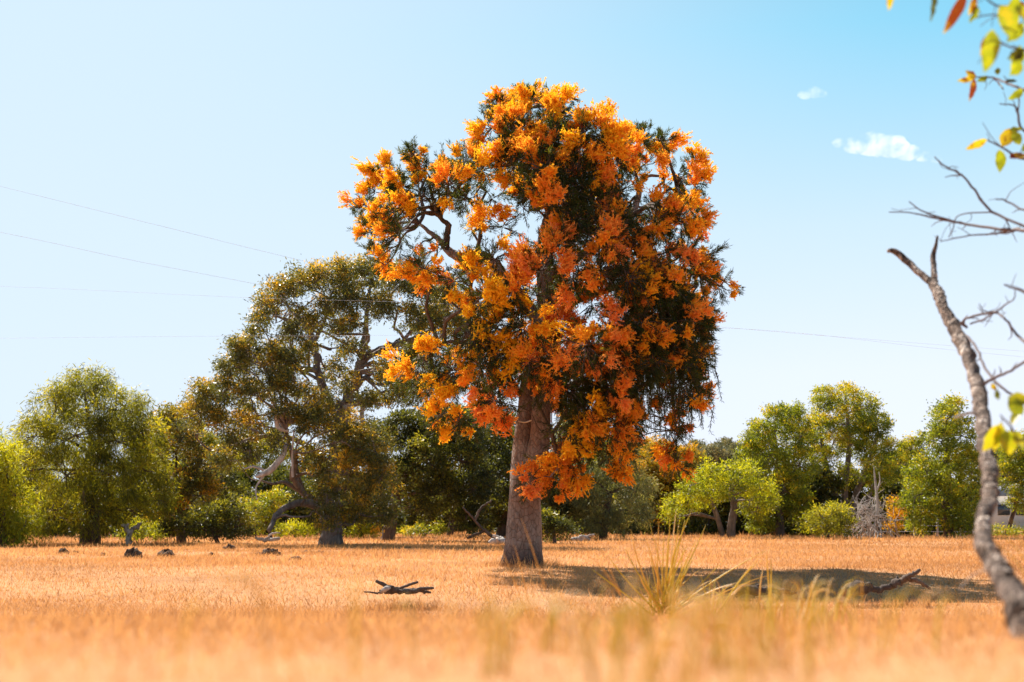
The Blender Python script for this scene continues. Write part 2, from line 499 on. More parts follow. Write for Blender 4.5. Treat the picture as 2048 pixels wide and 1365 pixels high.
def bg_tree(name, label, cat, base, D, clumps, mat, trunk_r=.16, bark='bark_dark', depth=None, group=None, stems=None, branches=True, **kw):
    g = ground_at(base, D)
    t = empty(name, g, label, cat, group)
    cs = np.array([c[:3] for c in clumps], float)
    mp = D / FPX
    if depth is None:
        depth = max(.4, (cs[:, 0].max() - cs[:, 0].min() + 40) * mp * .34)
    cb, tb = MB(), MB()
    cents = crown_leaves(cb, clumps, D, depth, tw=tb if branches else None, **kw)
    cents = np.array(cents)
    top = cents[:, 2].max()
    tips = []
    if stems is None:
        mid = cents.mean(0)
        h = g[2] + (top - g[2]) * .55
        stems = [[(g - [0, 0, .1]), [g[0] * .7 + mid[0] * .3, D, g[2] + (h - g[2]) * .4], [mid[0] * .8 + g[0] * .2, D, h]]]
        rads = [[trunk_r * 1.25, trunk_r, trunk_r * .7]]
    else:
        rads = [[r * mp for (_, _, r) in s] for s in stems]
        stems = [[at(px, py, D + k * .12) for (px, py, _) in s] for k, s in enumerate(stems)]
        for s in stems:
            if abs(s[0][2] - g[2]) < .6: s[0][2] = gz(s[0][0], s[0][1]) - .1
    nodes = []
    for s, r in zip(stems, rads):
        p, rr = tb.tube(s, r, 10, 5, .04)
        nodes += [(p[k], rr[k]) for k in range(len(p) // 3, len(p))]
    if branches:
        for c in cents:
            low = [(np.linalg.norm(p - c) + (2.0 if p[2] > c[2] else 0), k) for k, (p, _) in enumerate(nodes)]
            _, k = min(low)
            p, r = nodes[k]
            path = sag(p, c)
            r0 = min(r * .55, .02 + .022 * np.linalg.norm(c - p))
            pp, rr = tb.tube(path, np.linspace(r0, r0 * .35, 5), 6, 2)
            nodes += [(pp[q_], rr[q_]) for q_ in range(3, len(pp), 2)]
    tb.build('trunk', M[bark], t, True)
    cb.build('crown', M[mat], t)
    return t


# --- the flowering tree -------------------------------------------------
DM = 23.5
PXM = DM / FPX
# (px, py, radius px, share of flowers, hue 0 yellow .. 1 coral); flower colour with backlit yellow, front-lit coral painted in
MAIN = [
 (1000,205,36,.9,.25),(1060,195,48,.9,.2),(1118,215,44,.85,.3),(983,243,40,.95,.3),(1038,262,52,.7,.5),(1108,282,50,.7,.45),(1165,255,44,.9,.25),
 (1205,292,48,.95,.3),(1028,330,46,.7,.5),(1085,340,46,.6,.5),(1150,345,50,.6,.45),(1232,330,50,.9,.3),(1280,275,34,.55,.2),(1322,285,32,.75,.25),
 (1120,400,40,.5,.5),(1190,395,44,.5,.5),(1240,385,36,.6,.6),(1383,325,28,.9,.35),(1352,350,34,.45,.25),(1388,368,24,.7,.35),(1345,395,34,.25,.3),(1382,410,24,.35,.3),(1290,330,30,.35,.25),
 (770,348,36,.85,.25),(828,312,34,.6,.15),(852,342,34,.9,.25),(892,332,26,.75,.2),(805,375,40,.6,.25),(752,385,30,.85,.3),(736,412,24,.5,.2),
 (715,412,14,.2,.1),(790,425,42,.5,.3),(842,402,40,.35,.25),(900,372,36,.5,.2),(932,325,28,.6,.15),(962,342,30,.5,.1),(932,398,28,.3,.2),(750,462,36,.75,.3),
 (800,465,38,.5,.35),(762,512,28,.6,.2),(770,532,18,.9,.1),(848,540,28,.8,.3),(862,568,18,.95,.2),(908,562,26,.85,.3),(945,545,24,.8,.25),(828,500,16,.9,.6),(880,500,20,.3,.3),
 (985,398,30,.45,.3),(1045,415,34,.35,.4),(1005,455,32,.3,.3),(955,440,26,.15,.2),(985,520,30,.5,.2),(972,594,30,.85,.15),(968,640,24,.7,.1),
 (1112,503,46,.98,.9),(1083,545,44,.95,.9),(1030,580,46,.9,.75),(1100,605,46,.85,.7),(1155,440,36,.4,.4),(1192,482,46,.75,.8),(1242,452,38,.75,.85),
 (1200,542,42,.7,.7),(1262,500,40,.55,.7),(1312,440,40,.9,.4),(1358,440,38,.95,.5),(1396,447,20,1,.5),(1312,512,36,.75,.85),(1368,520,36,.6,.6),(1140,470,30,.3,.4),
 (1402,555,32,.35,.4),(1440,575,20,.5,.4),(1462,574,9,.8,.5),(1415,510,20,.3,.4),(1330,580,46,.4,.6),(1270,585,46,.5,.6),(1182,610,46,.85,.75),(1120,662,46,.9,.75),(1050,655,44,.85,.25),
 (990,655,40,.75,.15),(948,676,34,.6,.1),(868,696,28,.7,.08),(830,742,34,.8,.15),(802,752,18,1,.2),(858,785,36,.75,.2),(908,742,40,.6,.15),(962,735,36,.75,.6),(1005,700,36,.6,.2),
 (882,832,30,.85,.3),(920,832,24,.75,.3),(942,858,13,.95,.3),(990,802,34,.95,.95),(992,838,18,1,.95),(1012,745,36,.5,.3),(1058,722,42,.75,.7),(1110,722,42,.85,.8),
 (1080,790,26,.95,.85),(1098,815,16,1,.85),(1150,762,44,.45,.6),(1172,692,46,.85,.75),(1240,642,46,.85,.8),(1232,702,46,.75,.75),(1290,682,42,.75,.7),(1340,642,44,.45,.5),
 (1388,622,34,.3,.4),(1402,668,28,.35,.35),(1388,718,30,.35,.35),(1350,702,38,.5,.6),(1290,742,36,.85,.8),(1222,772,42,.75,.75),(1180,820,42,.75,.3),(1232,840,40,.95,.7),(1200,860,30,.8,.5),
 (1242,892,32,.95,.6),(1135,858,36,.6,.15),(1185,892,36,.75,.2),(1215,915,22,.9,.4),(1382,762,24,.35,.35),(1345,830,30,.85,.5),(1352,890,27,.9,.55),(1352,930,24,1,.6),(1345,860,24,.6,.5),(1335,780,20,.25,.4),
 (1270,812,26,.2,.4),(1080,932,26,.95,.7),(1122,920,26,.85,.55),(1150,942,26,.95,.6),(1058,965,20,.98,.7),(1108,960,24,.95,.65),(1142,908,22,.85,.5),(1240,938,18,1,.55),
 (1300,560,46,.12,.5),(1352,600,42,.15,.45),(1385,655,36,.12,.4),(1330,690,42,.2,.5),(1372,735,34,.15,.4),(1302,728,38,.2,.6),(1250,765,38,.2,.6),(1300,800,26,.1,.4),(1382,795,24,.2,.4),(1345,780,24,.15,.4),
 (1210,720,40,.15,.6),(1280,640,46,.2,.6),(1140,785,42,.15,.5),(1110,745,36,.2,.6),(1165,835,36,.2,.3),(1262,845,24,.1,.4),(1255,560,42,.2,.6),(1145,560,36,.2,.6),(1210,425,36,.2,.4),(1352,400,28,.1,.3),(1160,380,36,.2,.4),(1062,385,32,.2,.4),(1392,700,26,.1,.3),(1410,610,22,.15,.4),
 (1100,172,9,1,.2),(1140,180,14,.9,.25),(1207,215,8,1,.3),(1232,228,7,.9,.25),(1050,170,16,.9,.2),
]
base = ground_at(1045, DM)
mt = empty('flowering_tree', base, 'large tree covered in orange blossom standing alone in the dry paddock', 'tree')


def flare(t, a):
    """buttressed foot"""
    return 1 + np.exp(-t * 13) * (.22 + .16 * np.cos(3 * a + .6) + .09 * np.cos(5 * a)) + .03 * np.cos(2 * a + 5 * t)


def mpath(rows, dz=0.0):
    P = np.array([at(r[0], r[1], DM + dz + (r[3] if len(r) > 3 else 0)) for r in rows])
    return P, np.array([r[2] * PXM for r in rows])


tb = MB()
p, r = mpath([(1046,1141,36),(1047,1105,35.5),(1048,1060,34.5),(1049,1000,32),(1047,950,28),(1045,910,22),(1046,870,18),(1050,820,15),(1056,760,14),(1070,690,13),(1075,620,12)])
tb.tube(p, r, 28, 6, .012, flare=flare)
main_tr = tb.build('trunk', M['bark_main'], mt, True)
limb_nodes = []
tb = MB()
p, r = mpath([(1062,1020,17,-.12),(1066,960,21,-.16),(1074,910,22,-.2),(1081,870,20,-.22),(1083,820,19,-.2),(1086,770,19,-.1),(1092,700,18),(1092,620,18),(1090,540,17),(1092,480,17),(1102,430,14),(1104,395,11),(1088,355,8),(1070,310,6)])
pp, rr = tb.tube(p, r, 20, 5, .015)
limb_nodes += list(zip(pp[28:], rr[28:]))
tb.build('stem', M['bark_main'], mt, True)
LIMBS = [
 [(1082,660,13),(1045,600,13),(1008,550,12),(985,525,11.5),(958,512,11),(925,512,10),(900,502,9),(882,480,7),(862,462,5),(835,440,3)],
 [(892,498,6.5),(893,470,6.5),(898,452,6),(885,442,4.5),(872,430,3)],
 [(952,512,5),(958,485,4.5),(962,455,3.5),(964,430,2.5)],
 [(985,535,5),(962,540,4),(948,556,3),(940,580,2)],
 [(1096,560,9),(1150,520,8),(1215,475,8),(1262,432,7.5),(1278,390,6.5),(1282,365,5),(1300,345,3.5),(1330,345,2.5)],
 [(1262,432,5),(1300,410,4),(1330,385,3),(1352,378,2)],
 [(1279,375,4),(1272,350,3),(1270,320,2)],
 [(1103,430,6),(1130,428,5),(1150,440,4),(1158,470,3)],
 [(1095,640,8),(1160,600,7),(1230,575,6.5),(1290,550,5.5),(1340,530,4),(1400,545,2.5)],
 [(1090,720,7),(1150,700,6.5),(1230,690,5.5),(1300,690,4.5),(1345,720,3),(1350,790,2.5),(1348,860,2)],
 [(1062,740,6),(1025,712,6),(1005,690,5.5),(985,705,5),(940,690,4.5),(890,690,3.5),(850,720,2.5)],
 [(1045,800,4),(1020,760,5),(1008,730,5),(1000,705,3.5)],
 [(1090,800,5),(1130,775,5),(1160,765,4),(1200,800,3),(1225,850,2)],
 [(1088,905,3.5,-.3),(1100,895,3,-.5),(1112,900,2.5,-.7),(1118,930,2,-.85),(1100,955,1.5,-.9)],
 [(1104,410,6),(1130,370,5),(1170,330,4),(1205,300,3)],
 [(1092,365,5),(1065,330,4),(1040,280,3),(1020,230,2)],
 [(1005,552,4),(975,590,3),(935,605,2.5),(915,625,1.5)],
]
for row in LIMBS:
    tb = MB()
    off = rng.uniform(-.25, .25)
    p, r = mpath(row)
    p[1:, 1] += np.linspace(0, off * 2, len(p) - 1)
    pp, rr = tb.tube(p, r, 9, 4, .03, wob=.12)
    limb_nodes += list(zip(pp[2:], rr[2:]))
    tb.build('limb', M['bark_dark' if row[0][2] < 9 and row[0][1] < 700 else 'bark_main'], mt, True)

cen, half = np.array([1095, 560]), np.array([400, 430])
tufts, needles, strands = [], MB(), MB()
nodeP = np.array([n_[0] for n_ in limb_nodes])
for (px, py, rp, fl, hue) in MAIN:
    e = min(1.0, np.hypot((px - cen[0]) / half[0], (py - cen[1]) / half[1]))
    sp = 2.2 * math.sqrt(max(.02, 1 - e * e))
    open_ = min(np.hypot(px - a_, py - b_) for a_, b_ in ((1305, 375), (1000, 455), (890, 470), (1130, 635), (1310, 790))) < 62
    if py < 270: py += 16
    if e > .72 and rp > 24: rp *= .84
    lowfront = py > 895 and px < 1200
    if lowfront: offs = [(-.75 + rng.normal(0, .12), 1)]
    elif sp < .9 or rp < 24 or open_: offs = [(rng.normal(0, .3), 1)]
    else: offs = [(-sp + rng.normal(0, .2), 1)] + ([(sp * .8 + rng.normal(0, .2), .6)] if rng.uniform() < .7 else []) + ([(rng.normal(0, .3), .3)] if sp > 1.6 and rng.uniform() < .6 else [])
    for o, k in offs:
        C = at(px, py, DM + o)
        rw = rp * PXM
        # green needles: twigs fan out of the clump
        nt_ = max(3, int(44 * (rp / 40) ** 2 * (1.3 - .5 * fl) * (.55 if open_ else 1)))
        dd = nrm(rng.normal(size=(nt_, 3)) + np.array([(px - cen[0]) / 500, 0, .25 if py < 560 else -.25]))
        S = C + dd * (rw * rng.uniform(.25, .72 if py < 420 else .95, nt_))[:, None]
        nl = 42
        tl = rng.uniform(.14, .30, nt_) * (.6 if e > .8 and py < 420 else 1)
        tt = rng.uniform(0, 1, (nt_, nl))
        gr = np.array([0, 0, .10 if py < 560 else -.38])
        ax = nrm(dd * .7 + rdir(nt_) * .5 + gr)
        P = S[:, None, :] + ax[:, None, :] * (tl[:, None] * tt)[..., None] + rng.normal(0, .012, (nt_, nl, 3))
        Dv = nrm(np.repeat(ax, nl, 0) * 1.0 + rdir(nt_ * nl) * .7)
        tint = np.repeat(np.clip(.38 + rng.normal(0, .16, nt_), 0, 1), nl)
        needles.leaves(P.reshape(-1, 3), Dv, rng.uniform(.05, .10, nt_ * nl), .0095, tint)
        for q_ in range(0, nt_, 2):
            strands.tube([C + (S[q_] - C) * .3, S[q_], S[q_] + ax[q_] * tl[q_]], [.009, .006, .003], 4, 1)
        # branchlet from the nearest limb
        if len(nodeP):
            q_ = int(np.argmin(np.linalg.norm(nodeP - C, axis=1)))
            a_ = nodeP[q_]
            ln = np.linalg.norm(C - a_)
            if ln > .15:
                strands.tube(sag(a_, C, 6, .3), np.linspace(.009 if lowfront or py > 740 else min(.04, .012 + .016 * ln), .007, 6), 6, 2)
        # flowers: patches of a few tufts each
        xq = k * fl * (5.2 if px < 1180 else 5.0) * (rp / 40) ** 1.6 + (1.6 if lowfront else .4)
        npatch = int(xq + rng.uniform(0, 1))
        if npatch:
            fd = nrm(rng.normal(size=(npatch, 3)) + np.array([(px - cen[0]) / 450, -.6 if o < 0 else .35, .4 if py < 620 else -.02]))
            for q_ in range(npatch):
                pos = C + fd[q_] * rw * rng.uniform(.75, 1.1)
                ph = hue * .92 - .03 + rng.normal(0, .15)
                for _ in range(rng.integers(1, 5)):
                    pp_ = pos + rng.normal(0, .07, 3)
                    tufts.append((pp_, nrm(fd[q_] + rng.normal(0, .25, 3) + np.array([0, 0, .25])), rng.uniform(.075, .18), np.clip(ph + rng.normal(0, .06), 0, 1)))
# hanging twigs on the lower right
for _ in range(230):
    px, py = rng.choice([1330, 1370, 1390, 1300, 1250, 1200, 1345, 1280, 1355]) + rng.normal(0, 22), rng.uniform(640, 800)
    A = at(px, py, DM + rng.uniform(-1.2, 1.2))
    n = 7
    path = A + np.cumsum(np.vstack([[0, 0, 0], rng.normal(0, .025, (n - 1, 3)) + [.008, 0, -.115]]), 0)
    strands.tube(path, np.linspace(.008, .003, n), 4, 1)
    m = 70
    tt = rng.uniform(0, n - 1.01, m); k = tt.astype(int); f = (tt - k)[:, None]
    P = path[k] * (1 - f) + path[k + 1] * f
    needles.leaves(P, nrm(rdir(m) * .8 + np.array([0, 0, -.7])), rng.uniform(.05, .1, m), .009, np.clip(.35 + rng.normal(0, .12), 0, 1))
strands.build('branchlet', M['bark_dark'], mt)
needles.build('foliage', M['needle'], mt)


def spray(mb, tf):
    """brush-like flower spikes of one or more tufts"""
    P0 = np.array([t[0] for t in tf]); A = np.array([t[1] for t in tf]); sz = np.array([t[2] for t in tf]); hu = np.array([t[3] for t in tf])
    K, F = 26, 14
    n = len(tf)
    D = nrm(A[:, None, :] * .95 + rng.normal(size=(n, K, 3)) * .52)
    B = P0[:, None, :] + rng.normal(0, 1, (n, K, 3)) * (sz * .30)[:, None, None]
    L = sz[:, None] * rng.uniform(.6, 1.25, (n, K))
    hu_ = np.clip(hu[:, None] + rng.normal(0, .07, (n, K)), 0, 1)
    t = rng.uniform(.1, 1, (n, K, F))
    P = B[:, :, None, :] + D[:, :, None, :] * (L[:, :, None] * t)[..., None]
    q = nrm(D[:, :, None, :] * .8 + rng.normal(size=(n, K, F, 3)) * .55)
    m = n * K * F
    mb.leaves(P.reshape(m, 3), q.reshape(m, 3), rng.uniform(.026, .046, m), rng.uniform(.013, .022, m), np.repeat(hu_.ravel(), F))
    mb.leaves(B.reshape(-1, 3), D.reshape(-1, 3), L.ravel(), .026, hu_.ravel())


order = sorted(range(len(tufts)), key=lambda q_: tufts[q_][0][1] - 4 * tufts[q_][2])
for q_ in order[:100]:
    mb = MB(); spray(mb, [tufts[q_]]); mb.build('blossom_spray', M['flower'], mt)
mb = MB(); spray(mb, [tufts[q_] for q_ in order[100:]])
tag(mb.build('blossom', M['flower'], mt), kind='stuff')
mb = MB()
mb.tube([at(1036, 843, DM - .16), at(1050, 845, DM - .17), at(1063, 841, DM - .28)], [.012] * 3, 6, 3)
mb.build('tie_cord', M['cord'], mt, True)

# --- the big old gum ---------------------------------------------------
DG = 44.0
GUM = [(560,590,36),(600,565,30),(640,558,32),(690,548,38),(740,542,38),(790,558,38),(840,580,36),(890,592,36),(536,612,24),(700,598,38),(760,612,38),(655,610,26),
 (830,640,34),(880,640,38),(925,640,36),(598,632,20),(500,702,34),(505,662,18),(468,732,34),(545,722,32),(592,722,30),(612,690,22),(450,780,34),(408,792,34),(385,830,32),
 (500,790,38),(560,772,30),(440,842,32),(500,846,34),(600,778,26),(672,660,22),(700,700,24),(664,735,20),(770,742,30),(820,722,28),(795,790,34),(640,850,46),(700,872,50),
 (622,922,38),(690,950,52),(750,902,44),(655,990,32),(760,962,42),(722,1012,26),(610,830,34),(560,830,24),(470,880,24),(650,1035,26),(700,1030,28),(770,1030,30),(560,700,28),(640,800,28),(560,880,24),(620,650,24),(575,660,24),(700,645,26),(690,765,26),(735,800,28),(560,745,28),(850,705,30),(855,760,32),(520,640,20),(480,690,22),(500,900,26),(450,920,30)]
gg = ground_at(666, DG)
gt = empty('gum_tree', gg, 'big spreading old gum tree with bare twisted lower limbs, left of the orange tree', 'tree')
cb, tw = MB(), MB()
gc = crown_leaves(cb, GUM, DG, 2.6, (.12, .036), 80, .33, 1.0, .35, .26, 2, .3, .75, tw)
cb.build('crown', M['gum'], gt)


def glimb(rows, name, mat, parent, dz=0.0, sides=10, d0=0.0):
    m_ = MB()
    P = np.array([at(r[0], r[1], DG + d0 + dz * k / max(1, len(rows) - 1)) for k, r in enumerate(rows)])
    pp, rr = m_.tube(P, [r[2] * (.8 if sides != 16 else 1) * DG / FPX for r in rows], sides, 5, .05, wob=.10)
    m_.build(name, M[mat], parent, True)
    return list(zip(pp[2:], rr[2:]))


tr = [(666,1090,27),(662,1070,21),(660,1035,20),(660,1000,19),(671,930,17),(680,860,17),(690,805,16)]
gn = glimb(tr, 'trunk', 'bark_gum', gt, 0, 16)
for row, dz in [
 ([(685,842,13),(655,800,10.5),(637,742,10),(628,684,8.5),(612,652,7),(582,622,5),(560,592,3)], .6),
 ([(690,812,14),(712,764,13),(724,722,12),(760,700,10),(802,688,8),(850,668,6),(890,640,3.5)], -.8),
 ([(724,722,9),(730,662,7),(736,602,5),(742,560,3)], .4),
 ([(628,684,6),(650,640,4.5),(662,590,3),(690,560,2)], -.5),
 ([(762,700,7),(820,682,5),(905,692,3)], .8),
 ([(736,622,4.5),(770,600,3.5),(800,570,2.5)], .5),
 ([(802,688,5),(840,640,4),(880,605,2.5)], -.3),
 ([(612,652,4.5),(570,640,3.5),(535,622,2.5)], .4),
 ([(660,930,9),(600,884,7),(535,872,6),(470,890,5),(425,902,3),(395,880,2)], -.7),
 ([(637,742,6),(590,735,5),(540,730,4),(490,720,3)], .5),
 ([(535,872,4),(480,850,3.5),(420,830,2.5)], .2),
 ([(657,1035,12),(625,1008,10.5),(590,1009,8.5),(556,1026,7),(538,1062,5)], -2.4),
 ([(645,1018,9),(606,985,8),(586,955,9),(590,925,8),(591,903,5)], -2.4),
 ([(600,982,6),(570,965,4.5),(545,968,3),(520,960,2)], -2.2), ([(608,990,6),(590,930,5),(576,880,5),(572,856,5)], -2.3)]:
    gn += glimb(row, 'limb', 'bark_gum', gt, dz)
for row in [
 [(578,862,5),(558,856,6.5),(552,832,6),(550,812,5),(538,795,2)],
 [(566,858,4),(560,832,4.5),(563,805,2)],
 [(574,888,5),(562,918,7.5),(536,944,7.5),(512,954,3.5)],
 [(536,944,4),(508,934,2.5),(488,938,1.5)],
 [(530,948,3),(512,975,2),(514,1000,1.2)],
 [(690,815,8),(712,806,8),(736,800,6),(762,812,3)],
 [(727,802,7),(724,822,6),(724,846,4)],
 [(586,955,4),(585,900,2.5),(588,860,1.5)]]:
    glimb(row, 'dead_branch', 'bark_dead', gt, -.3, 8, -2.2 if row[0][0] < 680 else -.5)
for C in gc:
    q_ = int(np.argmin([np.linalg.norm(p_ - C) + (1.2 if p_[2] > C[2] else 0) for p_, _ in gn]))
    a_, r_ = gn[q_]
    ln = np.linalg.norm(C - a_)
    tw.tube(sag(a_, C, 6, .5), np.linspace(min(r_ * .6, .02 + .018 * ln), .012, 6), 6, 3)
tw.build('branch', M['bark_gum'], gt, True)

# --- the other trees and bushes of the far edge -------------------------
FEATHER = dict(leaf=(.17, .026), per=84, sub_r=.42, droop=.75, flat=1.0)
SMALL = dict(leaf=(.12, .048), per=72, sub_r=.38)
BUSH = dict(leaf=(.13, .035), per=46, sub_r=.34, shell=.3, dens=1.1)
bg_tree('weeping_tree', 'broad round dark green weeping tree at the far left of the paddock edge', 'tree', 180, 46,
 [(170,790,50),(112,822,48),(232,822,48),(72,872,40),(150,872,60),(232,882,54),(288,872,40),(275,822,30),(62,942,44),(132,952,60),(222,952,60),(290,942,44),(102,1022,48),(190,1022,54),(262,1022,44),(318,1002,34),(160,1050,26),(60,1020,26),(200,770,22),(130,790,24),(335,960,26),(30,905,24)],
 'weep', .28, gold=.26, dens=1.0, shell=.62, **FEATHER)
bg_tree('yellow_tree', 'bright yellow-green feathery tree cut by the left edge of the photo', 'tree', 5, 42,
 [(18,932,42),(-24,962,52),(32,992,38),(8,1042,44),(52,1050,26),(-40,900,44),(-50,1040,50),(30,1072,18)], 'lime', .15, gold=.6, **FEATHER)
bg_tree('young_gum', 'ragged gum with rusty leaf tips between the weeping tree and the big gum', 'tree', 365, 50,
 [(332,842,30),(362,832,26),(360,880,38),(312,902,34),(402,932,38),(342,962,38),(400,992,38),(302,852,20),(330,1020,34)], 'gum', .14, gold=.4, **SMALL)
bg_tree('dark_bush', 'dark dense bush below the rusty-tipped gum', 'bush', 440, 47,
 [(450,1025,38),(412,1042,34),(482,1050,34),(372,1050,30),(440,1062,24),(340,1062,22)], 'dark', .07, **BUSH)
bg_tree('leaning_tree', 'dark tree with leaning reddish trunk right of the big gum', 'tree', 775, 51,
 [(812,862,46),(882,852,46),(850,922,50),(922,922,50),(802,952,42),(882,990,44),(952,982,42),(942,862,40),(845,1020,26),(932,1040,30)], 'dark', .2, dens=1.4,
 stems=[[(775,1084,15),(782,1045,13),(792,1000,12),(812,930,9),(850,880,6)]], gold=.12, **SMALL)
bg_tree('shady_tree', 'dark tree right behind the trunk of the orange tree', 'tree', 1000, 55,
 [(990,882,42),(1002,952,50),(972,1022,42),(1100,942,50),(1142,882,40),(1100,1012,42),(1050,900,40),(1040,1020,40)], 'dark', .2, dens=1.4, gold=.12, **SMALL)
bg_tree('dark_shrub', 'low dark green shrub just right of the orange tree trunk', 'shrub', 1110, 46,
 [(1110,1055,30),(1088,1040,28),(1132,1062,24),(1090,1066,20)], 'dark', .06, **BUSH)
bg_tree('grey_tree', 'pale grey-green drooping tree right of the low dark shrub', 'tree', 1205, 54,
 [(1182,962,38),(1232,932,38),(1270,982,38),(1210,1010,42),(1152,1002,36),(1282,1030,24),(1190,1048,28),(1250,912,28),(1240,1050,24)], 'grey', .14, gold=.2, **FEATHER)
bg_tree('golden_tree', 'golden-topped tree behind the grey-green drooping tree', 'tree', 1310, 68,
 [(1310,912,38),(1290,952,34),(1350,922,34),(1310,992,34),(1340,962,30),(1290,1022,30),(1382,912,22),(1330,1020,30)], 'gold', .14, gold=.35, **SMALL)
bg_tree('umbrella_tree', 'bright lime green umbrella-shaped tree with two pale slim trunks', 'tree', 1455, 58,
 [(1352,1002,20),(1382,972,28),(1420,948,28),(1460,938,28),(1498,950,28),(1522,980,24),(1402,1002,22),(1470,972,28),(1500,1002,22),(1350,1034,16),(1440,980,24),(1345,1020,18),(1375,1010,22),(1535,995,20),(1515,1015,22),(1425,1000,20)], 'lime', .12, 'bark_gum',
 stems=[[(1462,1080,9),(1463,1050,8),(1468,1015,7),(1462,980,5),(1480,960,3)], [(1448,1078,6),(1438,1045,5),(1425,1010,5),(1405,980,3)]], gold=.3, leaf=(.15, .045), per=54, sub_r=.42, shell=.35)
bg_tree('tall_tree', 'tall mid green tree left of the multi-stemmed tree on the right', 'tree', 1560, 63,
 [(1550,842,34),(1520,872,34),(1582,832,28),(1602,872,34),(1540,912,42),(1600,932,42),(1570,982,46),(1522,1030,38),(1600,1020,38),(1502,912,30),(1490,980,30)], 'green', .18, gold=.25, **SMALL)
bg_tree('multi_stem_tree', 'tallest tree on the right, dome crown with golden tips on many thin stems', 'tree', 1690, 68,
 [(1652,802,30),(1690,797,30),(1732,817,30),(1632,852,32),(1690,850,32),(1752,852,32),(1770,902,28),(1642,912,26),(1700,892,22),(1742,942,26),(1612,882,24),(1782,942,20),(1720,860,30),(1665,890,26),(1730,900,26),(1760,960,26),(1640,960,28),(1690,950,24),(1620,990,26)], 'green', .16, 'bark_gum',
 stems=[[(1682,1066,8),(1672,1000,7),(1652,930,5),(1640,860,3)], [(1688,1066,8),(1690,980,6),(1698,900,5),(1695,830,3)], [(1694,1066,8),(1712,990,6),(1740,920,5),(1755,870,3)],
        [(1680,1066,6),(1660,1010,5),(1630,940,4),(1615,890,2)], [(1700,1066,6),(1735,1000,4),(1765,930,3)]], gold=.5, **SMALL)
bg_tree('round_bush', 'round olive bush on the right edge of the paddock, below the tallest right tree', 'bush', 1655, 55,
 [(1642,1035,26),(1672,1030,26),(1692,1046,24),(1622,1056,18),(1660,1056,24)], 'weep', .05, gold=.5, **BUSH)
bg_tree('orange_bush', 'narrow orange-leaved young bush beside the dead grey brush', 'bush', 1790, 58,
 [(1788,1008,14),(1796,1034,18),(1786,1056,14)], 'gold', .04, gold=.9, **BUSH)
bg_tree('leafy_tree', 'glossy bright green conical tree left of the near leaning stem', 'tree', 1897, 56,
 [(1892,842,32),(1872,882,36),(1922,872,36),(1852,942,36),(1902,942,42),(1942,932,36),(1832,992,32),(1882,1010,42),(1942,1002,36),(1842,1042,28),(1912,1048,24),(1942,1050,24),(1900,817,22)], 'green', .13,
 stems=[[(1897,1086,10),(1896,1040,9),(1895,960,8),(1893,860,5)]], gold=.3, **SMALL)
bg_tree('middle_tree', 'small green tree filling the gap between tallest right tree and conical tree', 'tree', 1815, 72,
 [(1800,932,30),(1822,902,28),(1850,962,34),(1790,982,34),(1812,1022,34),(1850,1030,30)], 'green', .13, gold=.35, **SMALL)
bg_tree('edge_tree', 'green tree standing right of the near leaning stem', 'tree', 2012, 74,
 [(2030,902,38),(2062,942,44),(2012,952,34),(2042,1002,28),(2090,980,40),(2080,890,40)], 'green', .12, gold=.3, **SMALL)
bg_tree('hedge', 'low clipped green hedge at the right, in front of the white house', 'hedge', 2020, 60,
 [(1992,1066,11),(2012,1068,11),(2032,1067,11),(2052,1066,12),(2075,1066,12)], 'green', .03, **BUSH)
for (px, D, cl, mat, name, label, cat, gold) in [
 (545, 56, [(545,1005,30),(510,1018,24),(530,1045,24)], 'green', 'green_bush', 'fresh bright green bush seen under the big gum limbs', 'bush', .4),
 (590, 60, [(590,1058,18),(615,1062,16),(565,1062,16)], 'lime', 'yellow_bush', 'yellow sunlit bush left of the big gum trunk', 'bush', .8),
 (725, 60, [(722,1058,18),(700,1063,14),(745,1058,16)], 'lime', 'yellow_bush', 'yellow sunlit bush between the big gum trunk and the leaning trunk', 'bush', .8),
 (850, 62, [(842,1062,15),(880,1060,16),(815,1064,14)], 'green', 'yellow_bush', 'yellow-green bush right of the leaning reddish trunk', 'bush', .4),
 (285, 54, [(285,1060,24),(315,1062,20),(255,1066,16)], 'lime', 'yellow_bush', 'yellow-green bush behind the pale forked stump', 'bush', .5),
 (560, 72, [(550,900,40),(480,940,40),(560,960,40),(450,960,36),(500,900,34)], 'green', 'back_tree', 'sunlit yellow-green tree seen through the left limbs of the big gum', 'tree', .5),
 (380, 74, [(300,930,36),(360,940,36),(410,960,36),(330,990,36),(300,870,34),(345,850,30),(390,880,34),(430,900,34)], 'weep', 'back_tree', 'green tree behind the rusty-tipped gum', 'tree', .3),
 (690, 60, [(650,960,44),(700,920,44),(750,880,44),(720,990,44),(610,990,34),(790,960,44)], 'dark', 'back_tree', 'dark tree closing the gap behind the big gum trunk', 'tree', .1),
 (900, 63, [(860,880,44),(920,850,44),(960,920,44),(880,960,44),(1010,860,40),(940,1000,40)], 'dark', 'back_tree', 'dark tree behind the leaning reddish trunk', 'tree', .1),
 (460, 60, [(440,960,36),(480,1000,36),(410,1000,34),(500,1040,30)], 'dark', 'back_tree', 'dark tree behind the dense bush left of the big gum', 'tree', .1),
 (1240, 78, [(1220,900,34),(1190,940,36),(1250,960,34),(1160,930,34)], 'lime', 'back_tree', 'yellow-green tree behind the lowest orange blossom right of the trunk', 'tree', .4),
]:
    bg_tree(name, label, cat, px, D, cl, mat, .07 if cat == 'bush' else .12, gold=gold, **(BUSH if cat == 'bush' else SMALL))
